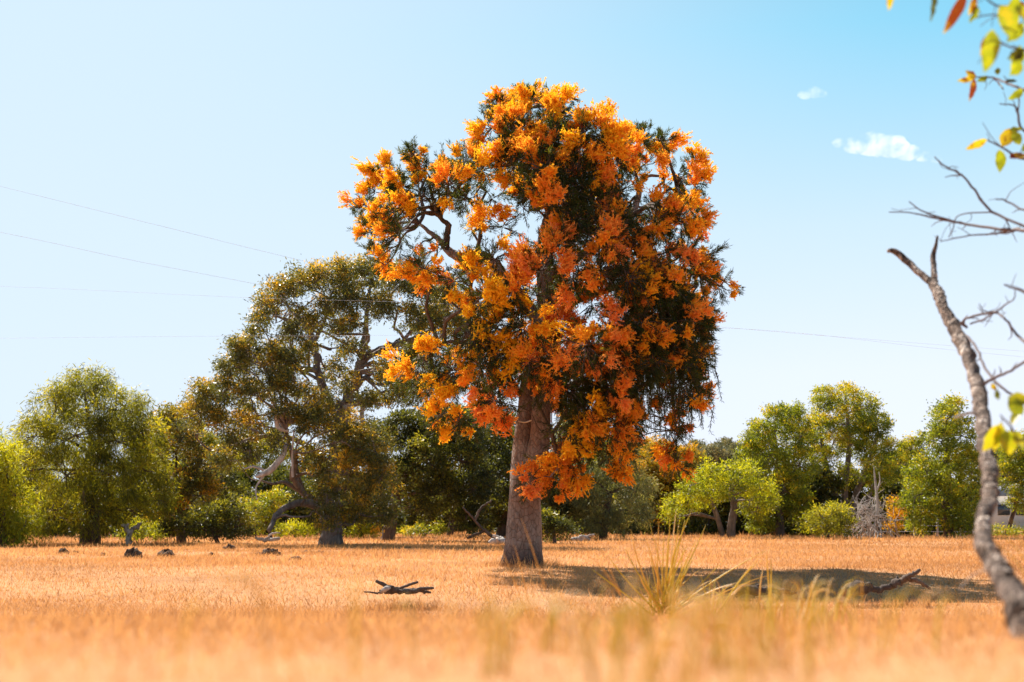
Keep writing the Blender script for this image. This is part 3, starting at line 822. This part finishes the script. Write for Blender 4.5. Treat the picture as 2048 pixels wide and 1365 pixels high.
for k, px in enumerate(range(-60, 2150, 55)):
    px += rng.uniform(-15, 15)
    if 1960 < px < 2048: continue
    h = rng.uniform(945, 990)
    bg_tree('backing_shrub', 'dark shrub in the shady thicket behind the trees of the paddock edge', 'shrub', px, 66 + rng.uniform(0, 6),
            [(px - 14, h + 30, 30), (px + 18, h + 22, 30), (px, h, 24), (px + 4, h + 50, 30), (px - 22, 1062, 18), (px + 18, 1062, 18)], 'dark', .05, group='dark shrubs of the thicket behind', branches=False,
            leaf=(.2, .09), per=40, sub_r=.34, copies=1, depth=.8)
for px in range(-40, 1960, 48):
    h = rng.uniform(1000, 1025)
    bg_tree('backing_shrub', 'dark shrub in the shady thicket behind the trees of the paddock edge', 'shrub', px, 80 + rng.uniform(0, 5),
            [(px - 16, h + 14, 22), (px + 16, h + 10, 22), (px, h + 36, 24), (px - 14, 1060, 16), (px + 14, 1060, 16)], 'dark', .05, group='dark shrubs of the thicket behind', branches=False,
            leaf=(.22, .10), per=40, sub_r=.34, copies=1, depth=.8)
for (px, top, r) in [(1262, 868, 24), (1295, 880, 22), (1392, 880, 24), (1420, 886, 24), (1448, 876, 26), (1478, 880, 26), (1505, 890, 26), (1340, 890, 24), (1240, 885, 24), (40, 905, 26), (1775, 905, 26), (1820, 895, 22), (1985, 880, 26)]:
    bg_tree('distant_tree', 'hazy olive gum of the far ridge showing above the nearer trees', 'tree', px, 135 + rng.uniform(-8, 8),
            [(px, top + r, r), (px - 16, top + r * 1.8, r), (px + 17, top + r * 1.7, r), (px - 6, top + r * 3, r * 1.2), (px + 14, top + r * 3.4, r * 1.2), (px, top + r * 4.6, r * 1.2)], 'far', .18,
            group='gums on the far ridge', leaf=(.28, .11), per=40, sub_r=.55, branches=False, copies=2)

# ------------------------------------------------------------------ dead wood, stones, fence, wires, house
def dead_bush():
    D = 57
    g = ground_at(1748, D)
    t = empty('dead_bush', g, 'leafless grey tangle of dead twigs between the round bush and the orange bush', 'bush')
    m_ = MB()
    for _ in range(34):
        a = g + [rng.normal(0, .6), rng.normal(0, .5), .0]
        b = at(1742 + rng.normal(0, 20), 1022 + rng.normal(0, 18), D + rng.normal(0, .5))
        p = sag(a, b, 6, .6)
        m_.tube(p, np.linspace(.022, .009, 6), 5, 2)
        for _ in range(4):
            s = p[rng.integers(2, 6)]
            m_.tube(sag(s, s + rng.normal(0, .35, 3) + [0, 0, .05], 4, .6), [.011, .009, .007, .005], 4, 1)
    m_.build('twig', M['bark_dead'], t)
    m_ = MB()
    m_.tube([at(1752, 1066, D), at(1755, 1010, D), at(1750, 960, D), at(1748, 935, D)], [.07, .06, .04, .015], 8, 4, .05)
    m_.tube([at(1752, 985, D), at(1760, 965, D), at(1758, 945, D)], [.04, .03, .012], 6, 3)
    m_.build('trunk', M['bark_dead'], t, True)


dead_bush()


LITTER = []


def wood(name, label, cat, px, D, rows, mat='bark_dead', group=None, part='branch', sides=8, lift=0.0):
    """a dead-wood thing of one or more limbs; rows: lists of (px, py, r px, depth offset)"""
    t = empty(name, ground_at(px, D), label, cat, group)
    for row in rows:
        if D < 20: LITTER.extend([at(r[0], r[1], D + r[3]) for r in row])
        m_ = MB()
        P = np.array([at(r[0], r[1], D + r[3]) for r in row])
        gnd = gz(P[:, 0], P[:, 1])
        P[:, 2] = np.maximum(P[:, 2], gnd + lift + .3 * np.array([r[2] for r in row]) * D / FPX)
        m_.tube(P, [r[2] * D / FPX for r in row], sides, 5, .10, wob=.3)
        m_.build(part, M[mat], t, True)
    return t


wood('forked_stump', 'pale forked dead stump at the edge of the weeping tree shade', 'stump', 258, 45,
     [[(256,1090,6,0),(257,1070,5.5,0),(252,1055,4.5,0),(243,1050,2,0)], [(257,1072,5,0),(266,1060,4.5,0),(276,1052,4,0),(281,1047,2,0)], [(252,1056,4,0),(258,1048,2.5,0)]])
wood('fallen_branch', 'dark fallen branch with a raised forked end lying in the orange tree shadow', 'fallen branch', 1780, 15.6,
     [[(1690,1186,12,.1),(1715,1178,13,0),(1740,1176,9,0),(1760,1180,5,0)], [(1755,1182,6,0),(1785,1168,6.5,0),(1806,1158,6,-.1),(1824,1150,4.5,-.2),(1841,1140,3,-.2)],
      [(1812,1157,4.5,-.1),(1836,1163,4,-.1),(1852,1172,3,0),(1862,1180,2,0)], [(1795,1163,3,0),(1793,1153,2,0)]], 'bark_dark')
wood('fallen_log', 'dark log lying low in the shadow behind the sedge tussock', 'log', 1500, 15.6,
     [[(1430,1178,6,0),(1470,1181,9,0),(1510,1180,9,0),(1560,1183,6,0),(1590,1186,3,0)], [(1500,1178,3,0),(1520,1170,2,0)]], 'bark_dark')
t = wood('branch_litter', 'small heap of broken branches and peeled bark on the open dry grass', 'branches', 810, 15.2,
     [[(752,1163,3,0),(768,1170,4,0),(790,1180,4.5,0),(812,1186,4,0)], [(770,1184,4,.2),(800,1182,5,.1),(835,1180,4,0),(868,1176,2,0)], [(790,1176,3,.1),(815,1172,3.5,0),(835,1164,2.5,0)],
      [(760,1182,3,-.1),(775,1178,3.5,0),(800,1186,3,0)], [(812,1184,5,0),(845,1183,4,0),(862,1186,2,.1)], [(728,1184,1.5,0),(752,1186,2,0),(765,1187,1.5,0)]], 'bark_dark', lift=.05)
m_ = MB()
m_.tube([at(764, 1184, 15.1), at(772, 1178, 15.05), at(780, 1176, 15.1)], [.02, .03, .012], 8, 3, .1)
m_.build('bark_strip', M['bark_dead'], t, True)
wood('fallen_limb', 'bare fallen limb leaning in the shade left of the orange tree trunk', 'fallen branch', 955, 47,
     [[(990,1078,3,0),(965,1058,2.8,0),(945,1035,2.4,0),(925,1015,1.4,0)], [(950,1040,3,0),(962,1018,2.5,0),(985,1000,1.5,0)], [(968,1062,3,0),(955,1068,2.5,0),(935,1076,2,0)]], 'bark_dark')
wood('pale_log', 'short pale broken log lying left of the orange tree foot', 'log', 1000, 44,
     [[(982,1084,5,0),(1000,1082,6,0),(1018,1083,4,0)], [(986,1072,2.5,.2),(1000,1076,3,.1),(1012,1080,2.5,0)]])
wood('pale_log', 'pale sticks lying in the grass right of the low dark shrub', 'log', 1165, 47,
     [[(1145,1078,4,0),(1165,1074,4.5,0),(1180,1080,3,0)], [(1160,1082,2.5,0),(1178,1072,2.5,0),(1188,1070,1.5,0)]])
wood('pale_log', 'pale fallen sticks at the foot of the big gum', 'log', 540, 46,
     [[(512,1076,3,0),(530,1080,3.5,0),(560,1078,3,0)], [(530,1078,2.5,0),(545,1068,2,0),(560,1066,1.2,0)]])


def rock(px, py, rw, rh, label):
    D = D_of(py + rh * .6)
    mp = D / FPX
    P = ground_at(px, D)
    m_ = MB()
    nu, nv = 18, 10
    u = np.linspace(0, 2 * math.pi, nu, endpoint=False)
    v = np.linspace(.0, 1, nv)
    ph = rng.uniform(0, 6, 6)
    pts = []
    for b in v:
        el = -0.5 + b * (math.pi / 2 + .5)
        for a in u:
            k = 1 + .22 * math.sin(2 * a + ph[0]) * math.cos(el) + .15 * math.sin(3 * a + ph[1] + 3 * b) + .12 * math.sin(5 * a + ph[2] - 5 * b) + rng.normal(0, .11)
            pts.append([math.cos(a) * math.cos(el) * rw * mp * k, math.sin(a) * math.cos(el) * rw * mp * .8 * k, math.sin(el) * rh * 1.75 * mp * k])
    pts = np.array(pts) + P
    f = [[r * nu + c, r * nu + (c + 1) % nu, (r + 1) * nu + (c + 1) % nu, (r + 1) * nu + c] for r in range(nv - 1) for c in range(nu)]
    m_.add(pts, f)
    o = m_.build('rock', M['rock'])
    o.data.transform(__import__('mathutils').Matrix.Translation(-Vector(P)))
    o.location = P
    LITTER.extend([P + np.array([k_ * rw * mp, -rw * mp * .7, 0]) for k_ in (-.8, -.3, .3, .8)])
    tag(o, label, 'rock', 'dark stones lying in the dry grass')


for a in [(130,1107,12,6,'low dark stone, leftmost of the row in the grass'), (152,1107,7,3,'small flat stone beside the leftmost one'), (270,1115,17,10,'reddish stone, tallest of the row in the grass'),
          (336,1112,18,8,'broad rounded dark stone right of the reddish one'), (459,1098,10,6,'dark stone farthest back in the row, near the trees'), (425,1112,8,4,'low stone half hidden in grass between two bigger ones'),
          (541,1112,17,7,'broad lumpy stone left of the big gum foot'), (592,1120,13,4,'flat grey stone nearest the camera in front of the lumpy one'), (612,1107,9,3,'flat stone behind the lumpy one'), (640,1108,12,3,'thin flat stone, rightmost of the row'),
          (209,1113,6,3,'tiny stone between the leftmost and the reddish stone'), (518,1112,9,3,'small stone touching the left of the lumpy one'), (775,1114,5,2,'tiny stone by itself left of the orange tree')]:
    rock(*a)

# power lines: thin sagging conductors crossing behind the orange tree
for k, (rows, label) in enumerate([
 ([(-500,250),(0,373),(320,452),(640,530),(1300,680)], 'topmost power line, running down behind the gum crown'),
 ([(-500,372),(0,465),(260,520),(525,571),(1300,720)], 'second power line from the top at the left'),
 ([(-500,562),(0,573),(500,596),(950,612),(1600,668),(2400,730)], 'third power line, crossing in front of the big gum crown'),
 ([(-500,682),(0,677),(400,673),(850,670),(1430,656),(1900,700),(2400,750)], 'lowest power line, level across the big gum limbs')]):
    m_ = MB()
    D = (60, 58, 38, 38)[k]
    m_.tube([at(a, b, D) for a, b in rows], [.0026 if D < 50 else .006] * len(rows), 5, 10)
    tag(m_.build('power_line', M['wire'], None, True), label, 'power line', 'power lines')

# wire fence on the right
ft = empty('wire_fence', ground_at(1800, 62), 'low wire fence with grey posts along the right paddock edge', 'fence')
for px in range(1690, 1980, 46):
    m_ = MB()
    g = ground_at(px, 62)
    m_.tube([g - [0, 0, .1], g + [0, 0, .45], g + [.01, 0, .85]], [.05, .045, .04], 8, 1, .04)
    m_.build('post', M['bark_dead'], ft)
for h in (.25, .5, .75):
    m_ = MB()
    m_.tube([ground_at(px, 61.94) + [0, 0, h] for px in range(1690, 1975, 46)], [.009] * 7, 5, 1)
    m_.build('fence_wire', M['wire'], ft)

# white house far right
D = 95
g = ground_at(2045, D)
ht = empty('house', g, 'white house half hidden behind the near leaning stem at the right edge', 'house')


def box(m_, c, s):
    c, s = np.array(c), np.array(s) / 2
    v = np.array([[a, b, d] for a in (-1, 1) for b in (-1, 1) for d in (-1, 1)]) * s + c
    m_.add(v, [[0, 1, 3, 2], [4, 6, 7, 5], [0, 4, 5, 1], [2, 3, 7, 6], [0, 2, 6, 4], [1, 5, 7, 3]])


x0, x1 = at(1975, HOR, D)[0], at(2180, HOR, D)[0]
m_ = MB(); box(m_, [(x0 + x1) / 2, D + 2, g[2] + 1.1], [x1 - x0, 4, 2.3]); m_.build('wall', M['white'], ht)
m_ = MB()
xa, xb, yb, yf, zb, zt = x0 - .3, x1 + .3, D + 4.3, D - .3, g[2] + 2.26, g[2] + 3.1
m_.add([[xa, yf, zb], [xb, yf, zb], [xb, yb, zb], [xa, yb, zb], [xa, D + 2, zt], [xb, D + 2, zt]], [[0, 1, 5, 4], [2, 3, 4, 5], [0, 3, 2, 1]])
m_.add([[xa, yf, zb], [xa, yb, zb], [xa, D + 2, zt], [xb, yf, zb], [xb, yb, zb], [xb, D + 2, zt]], [[0, 2, 1], [3, 4, 5]])
m_.build('roof', M['roof'], ht)
for px in (2008, 2044, 2100):
    m_ = MB(); a = at(px, HOR, D); box(m_, [a[0], D - .02, g[2] + 1.35], [.8, .08, .7]); m_.build('window', M['glass'], ht)

# ------------------------------------------------------------------ near things: leaning stem, sedge, blades
nb = at(2062, 1262, 3.1)
nb[2] = gz(nb[0], nb[1])
st = empty('leaning_sapling', nb, 'near crooked leaning gum sapling with flaking bark and broken top at the right edge', 'tree')


def near(rows, name, mat, parent, sides=12, rough=.06, res=6, wob=.05, k=.8):
    m_ = MB()
    P = np.array([at(r[0], r[1], r[3]) for r in rows])
    m_.tube(P, [r[2] * k * r[3] / FPX for r in rows], sides, res, rough, wob=wob)
    return m_.build(name, M[mat], parent, True)


near([(2090,1330,44,2.9),(2058,1262,42,3.1),(2030,1200,36,3.4),(1992,1132,28,3.9),(1969,1092,24,4.3),(1966,1050,20,4.7),(1977,1000,21,5.0),(1983,960,20,5.3),(1972,900,19,5.6),(1965,830,20,6.0),(1954,770,19,6.3),
      (1930,700,19,6.7),(1905,650,17,7.0),(1882,602,14,7.2),(1867,566,12,7.4)], 'trunk', 'bark_flaky', st, 22, .10, 12, .12, .72)
near([(1870,572,11,7.4),(1838,546,9,7.5),(1808,518,9,7.6),(1788,503,7.5,7.6),(1775,502,4,7.6)], 'broken_branch', 'bark_flaky', st)
near([(1868,570,9,7.4),(1868,540,7,7.45),(1866,515,7,7.5),(1871,494,5,7.5),(1875,472,2.5,7.5)], 'broken_branch', 'bark_flaky', st)
near([(1960,835,5,6.0),(1945,826,4,6.0),(1925,830,3.5,6.0),(1908,836,2,6.0)], 'stub', 'bark_dead', st, 8)
near([(1990,1128,3,3.95),(1965,1142,2.4,4.0),(1940,1155,1.8,4.0),(1918,1180,1.2,4.0)], 'stub', 'bark_dead', st, 8)
# live stem out of frame that carries the twigs
near([(2105,1330,44,2.85),(2180,1150,38,3.2),(2230,900,32,4.2),(2235,600,28,5.2),(2230,300,22,5.6),(2215,60,16,5.4),(2190,-80,9,5.0)], 'stem', 'bark_flaky', st)
TW = [
 [(2230,420,9,5.6),(2130,455,7,6.2),(2048,460,5,6.6),(1990,458,4,6.8),(1920,446,3.2,7.0),(1870,437,2.5,7.0),(1820,426,1.6,7.0),(1778,425,1.2,7.0)],
 [(1925,447,2.5,7.0),(1850,425,2,7.0),(1818,403,1.3,7.0)],
 [(2060,458,4,6.6),(1983,424,3.6,6.8),(1950,380,3,6.8),(1922,350,2.6,6.8),(1890,333,2,6.8),(1869,314,1.4,6.8)],
 [(1922,351,2,6.8),(1902,352,1.5,6.8),(1890,355,1,6.8)],
 [(2040,456,3.5,6.7),(1990,468,2.6,6.8),(1950,470,2,6.8),(1905,478,1.6,6.8),(1880,484,1,6.8)],
 [(1983,425,2,6.8),(1920,430,1.6,6.9),(1905,460,1.4,6.9),(1897,475,1.2,6.9)],
 [(2230,250,7,5.6),(2130,205,5,5.8),(2048,180,4,6.0),(2015,168,3.2,6.1),(1985,155,2.5,6.2),(1950,155,1.8,6.2)],
 [(2228,350,7,5.7),(2120,330,4.5,6.0),(2048,320,3.2,6.2),(2005,296,2.4,6.3),(1975,280,1.6,6.3)],
 [(2230,330,6,5.6),(2110,290,4,6.2),(2048,262,3.4,6.4),(2035,225,3,6.4),(2028,212,2,6.4),(1999,208,1.3,6.4)],
 [(2034,228,1.8,6.4),(2039,200,1.2,6.4)],
 [(2232,480,6,5.5),(2110,420,4,6.2),(2048,420,3,6.4),(2012,402,2.2,6.5),(1992,398,1.4,6.5)],
 [(1935,655,4,6.9),(1925,648,3.5,6.9),(1935,636,3.2,6.8),(1970,628,3,6.7),(1992,626,3,6.6),(2012,640,3,6.5),(2048,682,4,6.4),(2235,800,10,4.8)],
 [(1985,626,2.6,6.6),(1965,640,2.4,6.7),(1940,648,2,6.8)],
 [(1990,627,2.2,6.6),(2010,610,2,6.5),(2028,598,1.6,6.4),(2030,578,1,6.4)],
 [(1985,625,2.2,6.6),(1968,622,1.8,6.6),(1958,608,1,6.6)],
 [(2235,640,6,5.2),(2090,598,3.5,6.0),(2030,578,2.4,6.2),(2008,570,1.6,6.2)],
 [(1935,672,3,6.8),(1955,700,3,6.6),(1975,745,3.4,6.4),(2010,780,3.2,6.2),(2048,800,3,6.0),(2233,860,8,4.6)],
 [(1968,765,4.5,6.3),(1990,755,4,6.2),(2020,742,3.5,6.1),(2048,726,3.6,6.0),(2233,640,7,5.2)],
 [(2235,120,6,5.4),(2120,40,4,5.0),(2048,20,3,4.8),(1990,10,2.4,4.7),(1960,-10,2,4.7),(1880,-30,1.8,4.6),(1780,-25,1.2,4.6)],
 [(2222,90,6,5.4),(2100,110,4,5.0),(2048,100,3.2,4.8),(2010,90,2.4,4.7),(1985,70,1.6,4.6)],
 [(2234,800,7,4.6),(2120,790,5,4.8),(2048,880,3,5.0),(2020,850,2.4,5.0),(2000,830,1.8,5.0)],
 [(2030,35,2.4,4.8),(1980,30,2,4.8),(1942,39,1.4,4.8)],
]
twigs = []
for row in TW:
    m_ = MB()
    P = np.array([at(r[0], r[1], r[3]) for r in row])
    pp, rr = m_.tube(P, [r[2] * .8 * r[3] / FPX for r in row], 7, 5, .05, wob=.3)
    for q_ in range(3, len(pp) - 1, 4):
        if pp[q_][0] > at(2150, HOR, pp[q_][1])[0]: continue
        d = nrm(pp[q_ + 1] - pp[q_] + rng.normal(0, .04, 3))
        side = nrm(np.cross(d, [0, 1, 0.2])) * rng.choice([-1, 1])
        L_ = rng.uniform(.02, .13)
        e1 = pp[q_] + (d * .8 + side * .6) * L_ * .5
        e2 = e1 + (d * .6 + side * .5 + rng.normal(0, .25, 3)) * L_ * .6
        m_.tube([pp[q_], e1, e2], [rr[q_] * .6, rr[q_] * .45, .0012], 5, 3, wob=.3)
    twigs.append(m_.build('branch', M['twig'], st, True))


def big_leaf(px, py, D, ang, L, Wd, tint, yaw, parent, fold=.16, curl=.12):
    """a broad gum leaf: base at (px,py); ang = direction in the photo plane (deg, 0 = right, 90 = up)"""
    k = D / FPX
    L, Wd = L * k, Wd * k
    n = 9
    t = np.linspace(0, 1, n)
    wv = np.sin(np.pi * np.clip(t, .02, .985) ** .8) ** .8 * Wd / 2
    wv[0], wv[-1] = .002, .001
    cx, cyy = t * L, -curl * L * t * t
    V = []
    for s in (-1, 0, 1):
        V.append(np.stack([cx, s * wv, abs(s) * wv * fold * 2 + cyy], 1))
    V = np.array(V)
    V += rng.normal(0, .0012, V.shape) * np.array([0, 1, 1])
    a, b = R(ang), R(yaw)
    X_ = np.array([math.cos(a) * math.cos(b * .4), math.sin(b * .4), math.sin(a) * math.cos(b * .4)])
    Zr = nrm(np.array([0, -math.cos(b), 0]) + np.array([-math.sin(a), 0, math.cos(a)]) * math.sin(b))
    Yr = nrm(np.cross(Zr, X_)); Zr = np.cross(X_, Yr)
    W_ = V[..., :1] * X_ + V[..., 1:2] * Yr + V[..., 2:] * Zr + at(px, py, D)
    m_ = MB()
    f = [[s * n + q, (s + 1) * n + q, (s + 1) * n + q + 1, s * n + q + 1] for s in range(2) for q in range(n - 1)]
    tv = np.clip(tint + np.tile(np.abs(t - .5), 3) * .12, 0, 1)
    m_.add(W_.reshape(-1, 3), f, tv)
    return m_.build('leaf', M['bigleaf'], parent, True)


for (px, py, D, ang, L, Wd, tint, yaw, tw_) in [
 (1782,-22,4.6,265,44,16,.80,10,18),(1866,-30,4.6,275,74,24,.05,40,18),(1930,-14,4.7,245,92,26,1.0,20,18),(1950,-6,4.7,255,40,18,.9,20,18),(2000,12,4.5,295,72,58,.58,20,18),(2030,15,4.6,320,60,40,.62,30,18),(2046,4,4.7,240,30,20,.95,0,18),
 (1985,60,4.4,262,88,42,.52,15,19),(2035,-8,4.6,250,66,34,.5,25,18),(2046,45,4.6,235,50,30,.42,30,18),(1955,12,4.7,250,36,18,.35,30,18),(2044,128,4.8,225,34,22,.45,20,19),(2046,180,6.0,215,34,18,.4,20,6),(2040,290,6.2,110,36,20,.5,20,7),(2044,830,5.0,120,46,30,.5,20,20),(1968,75,4.5,268,40,22,.97,35,19),(2040,92,4.6,255,50,38,.5,30,19),(2048,100,4.6,210,36,26,.15,30,19),
 (1952,156,6.2,140,26,13,.82,20,6),(1950,156,6.2,190,36,12,.80,10,6),(1948,158,6.2,262,46,16,1.0,20,6),(1975,155,6.2,200,22,11,.2,20,6),(1985,158,6.2,330,38,14,.95,50,6),(2012,166,6.1,20,30,16,.1,40,6),(1995,150,6.1,80,18,12,.4,30,6),
 (2004,294,6.3,60,50,28,.80,10,7),(2020,262,6.3,15,32,14,.4,30,7),(1974,280,6.3,205,46,16,.80,20,7),(1998,300,6.3,275,46,26,.42,15,7),(2020,318,6.2,20,46,24,.9,40,7),(2046,305,6.2,40,30,22,.5,20,7),
 (2020,805,5.0,15,46,30,.58,20,20),(2000,845,5.0,265,60,30,.64,30,20),(1996,850,5.0,245,60,36,.66,20,20),(2010,862,5.0,285,50,40,.62,10,20),(2022,870,5.0,320,48,40,.6,40,20),(2025,850,5.0,60,50,20,.55,50,20),(1990,780,6.3,120,14,10,.8,0,16),(1998,800,5.1,100,24,12,.35,30,20)]:
    big_leaf(px, py, D, ang, L, Wd, tint, yaw, twigs[tw_])


def blade(m_, P, tip, bow, w0, tint):
    """one long arching sedge blade, gutter-shaped"""
    P, tip = np.asarray(P, float), np.asarray(tip, float)
    n = 8
    t = np.linspace(0, 1, n)[:, None]
    c = P + (tip - P) * t + np.asarray(bow) * (np.sin(t * math.pi) * .5) + np.array([0, 0, .06]) * np.sin(t * math.pi)
    m_.tube(c, w0 * (1 - t[:, 0] ** 2.2 * .85) * .5, 4, 1, 0, tint)


WOODY = [(float(base[0]), float(base[1]), .62, .17)]      # where longer grass stands round feet, stones and fallen wood


def tussock(px, D, n, spread, h, label, seed, blades=(), up=1.0):
    g = ground_at(px, D)
    t = empty('sedge_tussock', g, label, 'grass tussock', 'sedge tussocks on the near bank')
    m_ = MB()
    for (tx, ty, bx) in blades:
        P = g + rng.normal(0, .035, 3) * [1, 1, 0]
        T = at(tx, ty, D + rng.uniform(-.25, .25))
        blade(m_, P, T, [bx, 0, 0], rng.uniform(.008, .012) * D / 9, np.clip(rng.choice([.35, .5, .7, .98], p=[.3, .3, .2, .2]) + rng.normal(0, .06), 0, 1))
    for _ in range(n):
        P = g + rng.normal(0, .05, 3) * [1, 1, 0]
        P[2] = gz(P[0], P[1])
        a = rng.uniform(0, 2 * math.pi); s = abs(rng.normal(0, spread)); hh = h * rng.uniform(.35, 1.0)
        T = P + [math.cos(a) * s, math.sin(a) * s, hh * math.exp(-s * .8)]
        blade(m_, P, T, [math.cos(a) * s * -.25, 0, 0], rng.uniform(.0045, .007) * max(.7, D / 9), np.clip(rng.choice([.3, .45, .7, .95], p=[.35, .3, .2, .15]) + rng.normal(0, .06), 0, 1))
    m_.build('blade', M['sedge'], t)
    tag(t.children[0], kind='stuff')


tussock(1325, 10.4, 40, .2, .40, 'tall yellow-green sedge tussock with long arching blades before the tree shadow', 1,
        [(1352,1022,0),(1340,1035,.02),(1370,1040,.03),(1385,1018,-.02),(1412,1050,.08),(1365,1080,.04),(1290,1070,-.03),(1262,1060,-.1),(1250,1095,-.12),(1300,1050,0),(1395,1075,.05),(1530,1102,.12),(1450,1120,.1),
         (1310,1110,-.05),(1318,1045,-.02),(1336,1075,.0),(1358,1045,.02),(1348,1110,.03),(1375,1090,.03),(1300,1095,-.04),(1328,1065,0),(1390,1110,.05),(1280,1150,-.12),(1400,1140,.02),(1425,1160,.08),(1345,1090,.02),(1360,1060,-.01),(1540,1150,.15),(1480,1165,.1),(1375,1120,.05),(1330,1130,-.03),(1440,1185,.06),(1215,1110,-.15),(1185,1140,-.15)])
tussock(1420, 8.8, 22, .24, .3, 'small sedge tuft just right of the tall tussock', 2, [(1535,1100,.05),(1525,1120,.03),(1500,1165,.05),(1475,1170,-.05)])
tussock(1530, 8.6, 8, .08, .2, 'thin upright sedge tuft with two long blades', 3, [(1533,1105,0),(1541,1118,.02),(1526,1140,0)])
tussock(1590, 5.6, 16, .14, .2, 'leaning yellow sedge tuft right of the two long blades', 4, [(1640,1150,.03),(1625,1165,.02),(1610,1180,.02),(1660,1185,.03)])
tussock(1670, 5.2, 14, .14, .18, 'yellow sedge tuft nearest the fallen branch', 5, [(1722,1155,.03),(1705,1180,.02),(1690,1190,0)])
for k, (px, D, n, h, label) in enumerate([
 (1345, 4.2, 7, .20, 'soft green-yellow sedge tuft in front of the tall tussock'), (1480, 3.6, 5, .17, 'soft yellow sedge tuft between the bottom edge and the tree shadow'),
 (1620, 3.4, 5, .13, 'soft golden sedge tuft below the fallen branch'), (1250, 3.2, 4, .12, 'soft straw sedge tuft left of the green-yellow one')]):
    tussock(px, D, n, .10, h, label, 30 + k)
for k, (px, D, n, h, label) in enumerate([
 (1300, 1.75, 8, .085, 'blurred green-yellow sedge clump at the bottom centre'), (1010, 1.6, 7, .06, 'blurred pale sedge clump left of the bottom centre one'),
 (1540, 1.7, 8, .08, 'blurred yellow sedge clump at the bottom right of centre'), (1420, 1.35, 12, .055, 'blurred sedge clump lowest in the frame'), (1740, 2.2, 10, .075, 'blurred orange sedge clump toward the leaning sapling'),
 (1150, 2.2, 8, .06, 'blurred straw clump between the pale and the green-yellow clumps'), (575, 1.5, 4, .115, 'single blurred straw tuft rising in the left foreground'), (1270, 1.3, 6, .045, 'pale bleached sedge clump in the bottom foreground')]):
    tussock(px, D, n, .085, h, label, 10 + k)
# thin loose stalks in front of the trunk and at the right edge
for k, (D, bl, label) in enumerate([
 (6.5, [((1110,1200),(1042,1035),-.03)], 'single thin bent straw crossing the foot of the orange tree trunk'),
 (6.8, [((1060,1200),(985,1060),-.04), ((1065,1205),(1028,1090),-.02)], 'pair of thin straws left of the orange tree foot'),
 (6.6, [((1262,1200),(1186,1068),-.04), ((1270,1205),(1168,1105),-.03)], 'pair of thin straws between trunk and tall tussock'),
 (4.5, [((2090,1215),(1962,1075),.02), ((2095,1215),(1985,1060),.02), ((2110,1215),(2000,1050),.02), ((2110,1200),(2020,1040),.02)], 'thin green sedge leaves beside the leaning sapling')]):
    g = ground_at(bl[0][0][0], D)
    t = empty('grass_stalk', g, label, 'grass')
    for (b0, tip, bx) in bl:
        m_ = MB()
        P = ground_at(b0[0], D)
        blade(m_, P, at(tip[0], tip[1], D), [bx, 0, 0], .005, .45 if D < 5 else .72)
        m_.build('stalk', M['sedge'], t)


mb = MB()
spots = [(p_[0], p_[1], .22, .10) for p_ in LITTER] + WOODY * 14
for (x_, y_, r_, h_) in spots:
    n = 46
    a = rng.uniform(0, 2 * math.pi, n); rr_ = r_ * (rng.uniform(.5, 1.1, n) if h_ > .12 else rng.uniform(.1, 1.2, n))
    x, y = x_ + np.cos(a) * rr_, y_ + np.sin(a) * rr_ - .03
    P = np.stack([x, y, gz(x, y) - .01], 1)
    mb.blades(P, nrm(np.stack([rng.normal(0, .6, n), rng.normal(0, .6, n), np.ones(n)], 1)), h_ * rng.uniform(.4, 1.5, n), .009, np.clip(rng.normal(.42, .16, n), 0, 1))
tag(mb.build('long_grass', M['straw']), 'longer dry grass standing round stones, fallen wood and the orange tree foot', 'grass', kind='stuff')


# ------------------------------------------------------------------ two small clouds
def cloud_mat():
    m, n, out = new_mat('cloud_vapour')
    tc = n.nodes.new('ShaderNodeTexCoord')
    nz = n.nodes.new('ShaderNodeTexNoise'); nz.inputs['Scale'].default_value = .045; nz.inputs['Detail'].default_value = 6; nz.inputs['Roughness'].default_value = .6
    n.links.new(tc.outputs['Object'], nz.inputs[0])
    r = n.nodes.new('ShaderNodeMapRange'); r.inputs[1].default_value = .44; r.inputs[2].default_value = .72; r.inputs[3].default_value = 0; r.inputs[4].default_value = .042
    n.links.new(nz.outputs['Fac'], r.inputs[0])
    v = n.nodes.new('ShaderNodeVolumePrincipled')
    v.inputs['Color'].default_value = (1, 1, 1, 1); v.inputs['Anisotropy'].default_value = .3
    n.links.new(r.outputs[0], v.inputs['Density'])
    n.links.new(v.outputs[0], out.inputs['Volume'])
    return m


CM = cloud_mat()


def cloud(px, py, puffs, label):
    D = 1500
    C = at(px, py, D)
    m_ = MB()
    for (dx, dy, r) in puffs:
        c = np.array([dx, rng.normal(0, 6), -dy]) * D / FPX * [1, .3, 1]
        rr = r * D / FPX
        nu, nv = 16, 10
        V = []
        for b in range(nv + 1):
            e = -math.pi / 2 + math.pi * b / nv
            for a in range(nu):
                q = 2 * math.pi * a / nu
                k = rr * (1 + rng.normal(0, .05))
                V.append(c + [math.cos(q) * math.cos(e) * k * 1.25, math.sin(q) * math.cos(e) * k, math.sin(e) * k * .8])
        m_.add(V, [[b * nu + a, b * nu + (a + 1) % nu, (b + 1) * nu + (a + 1) % nu, (b + 1) * nu + a] for b in range(nv) for a in range(nu)])
    o = m_.build('cloud', CM, None, True)
    o.location = C
    tag(o, label, 'cloud', 'small white clouds')


cloud(1755, 292, [(-45, -2, 22), (-8, -4, 32), (30, 2, 30), (62, 14, 22), (92, 22, 15), (120, 28, 11), (-78, -6, 13)], 'larger small white cloud, low at the right of the sky')
cloud(1622, 186, [(-12, 3, 13), (8, -1, 15), (24, 2, 9)], 'smaller faint white cloud above the larger one')
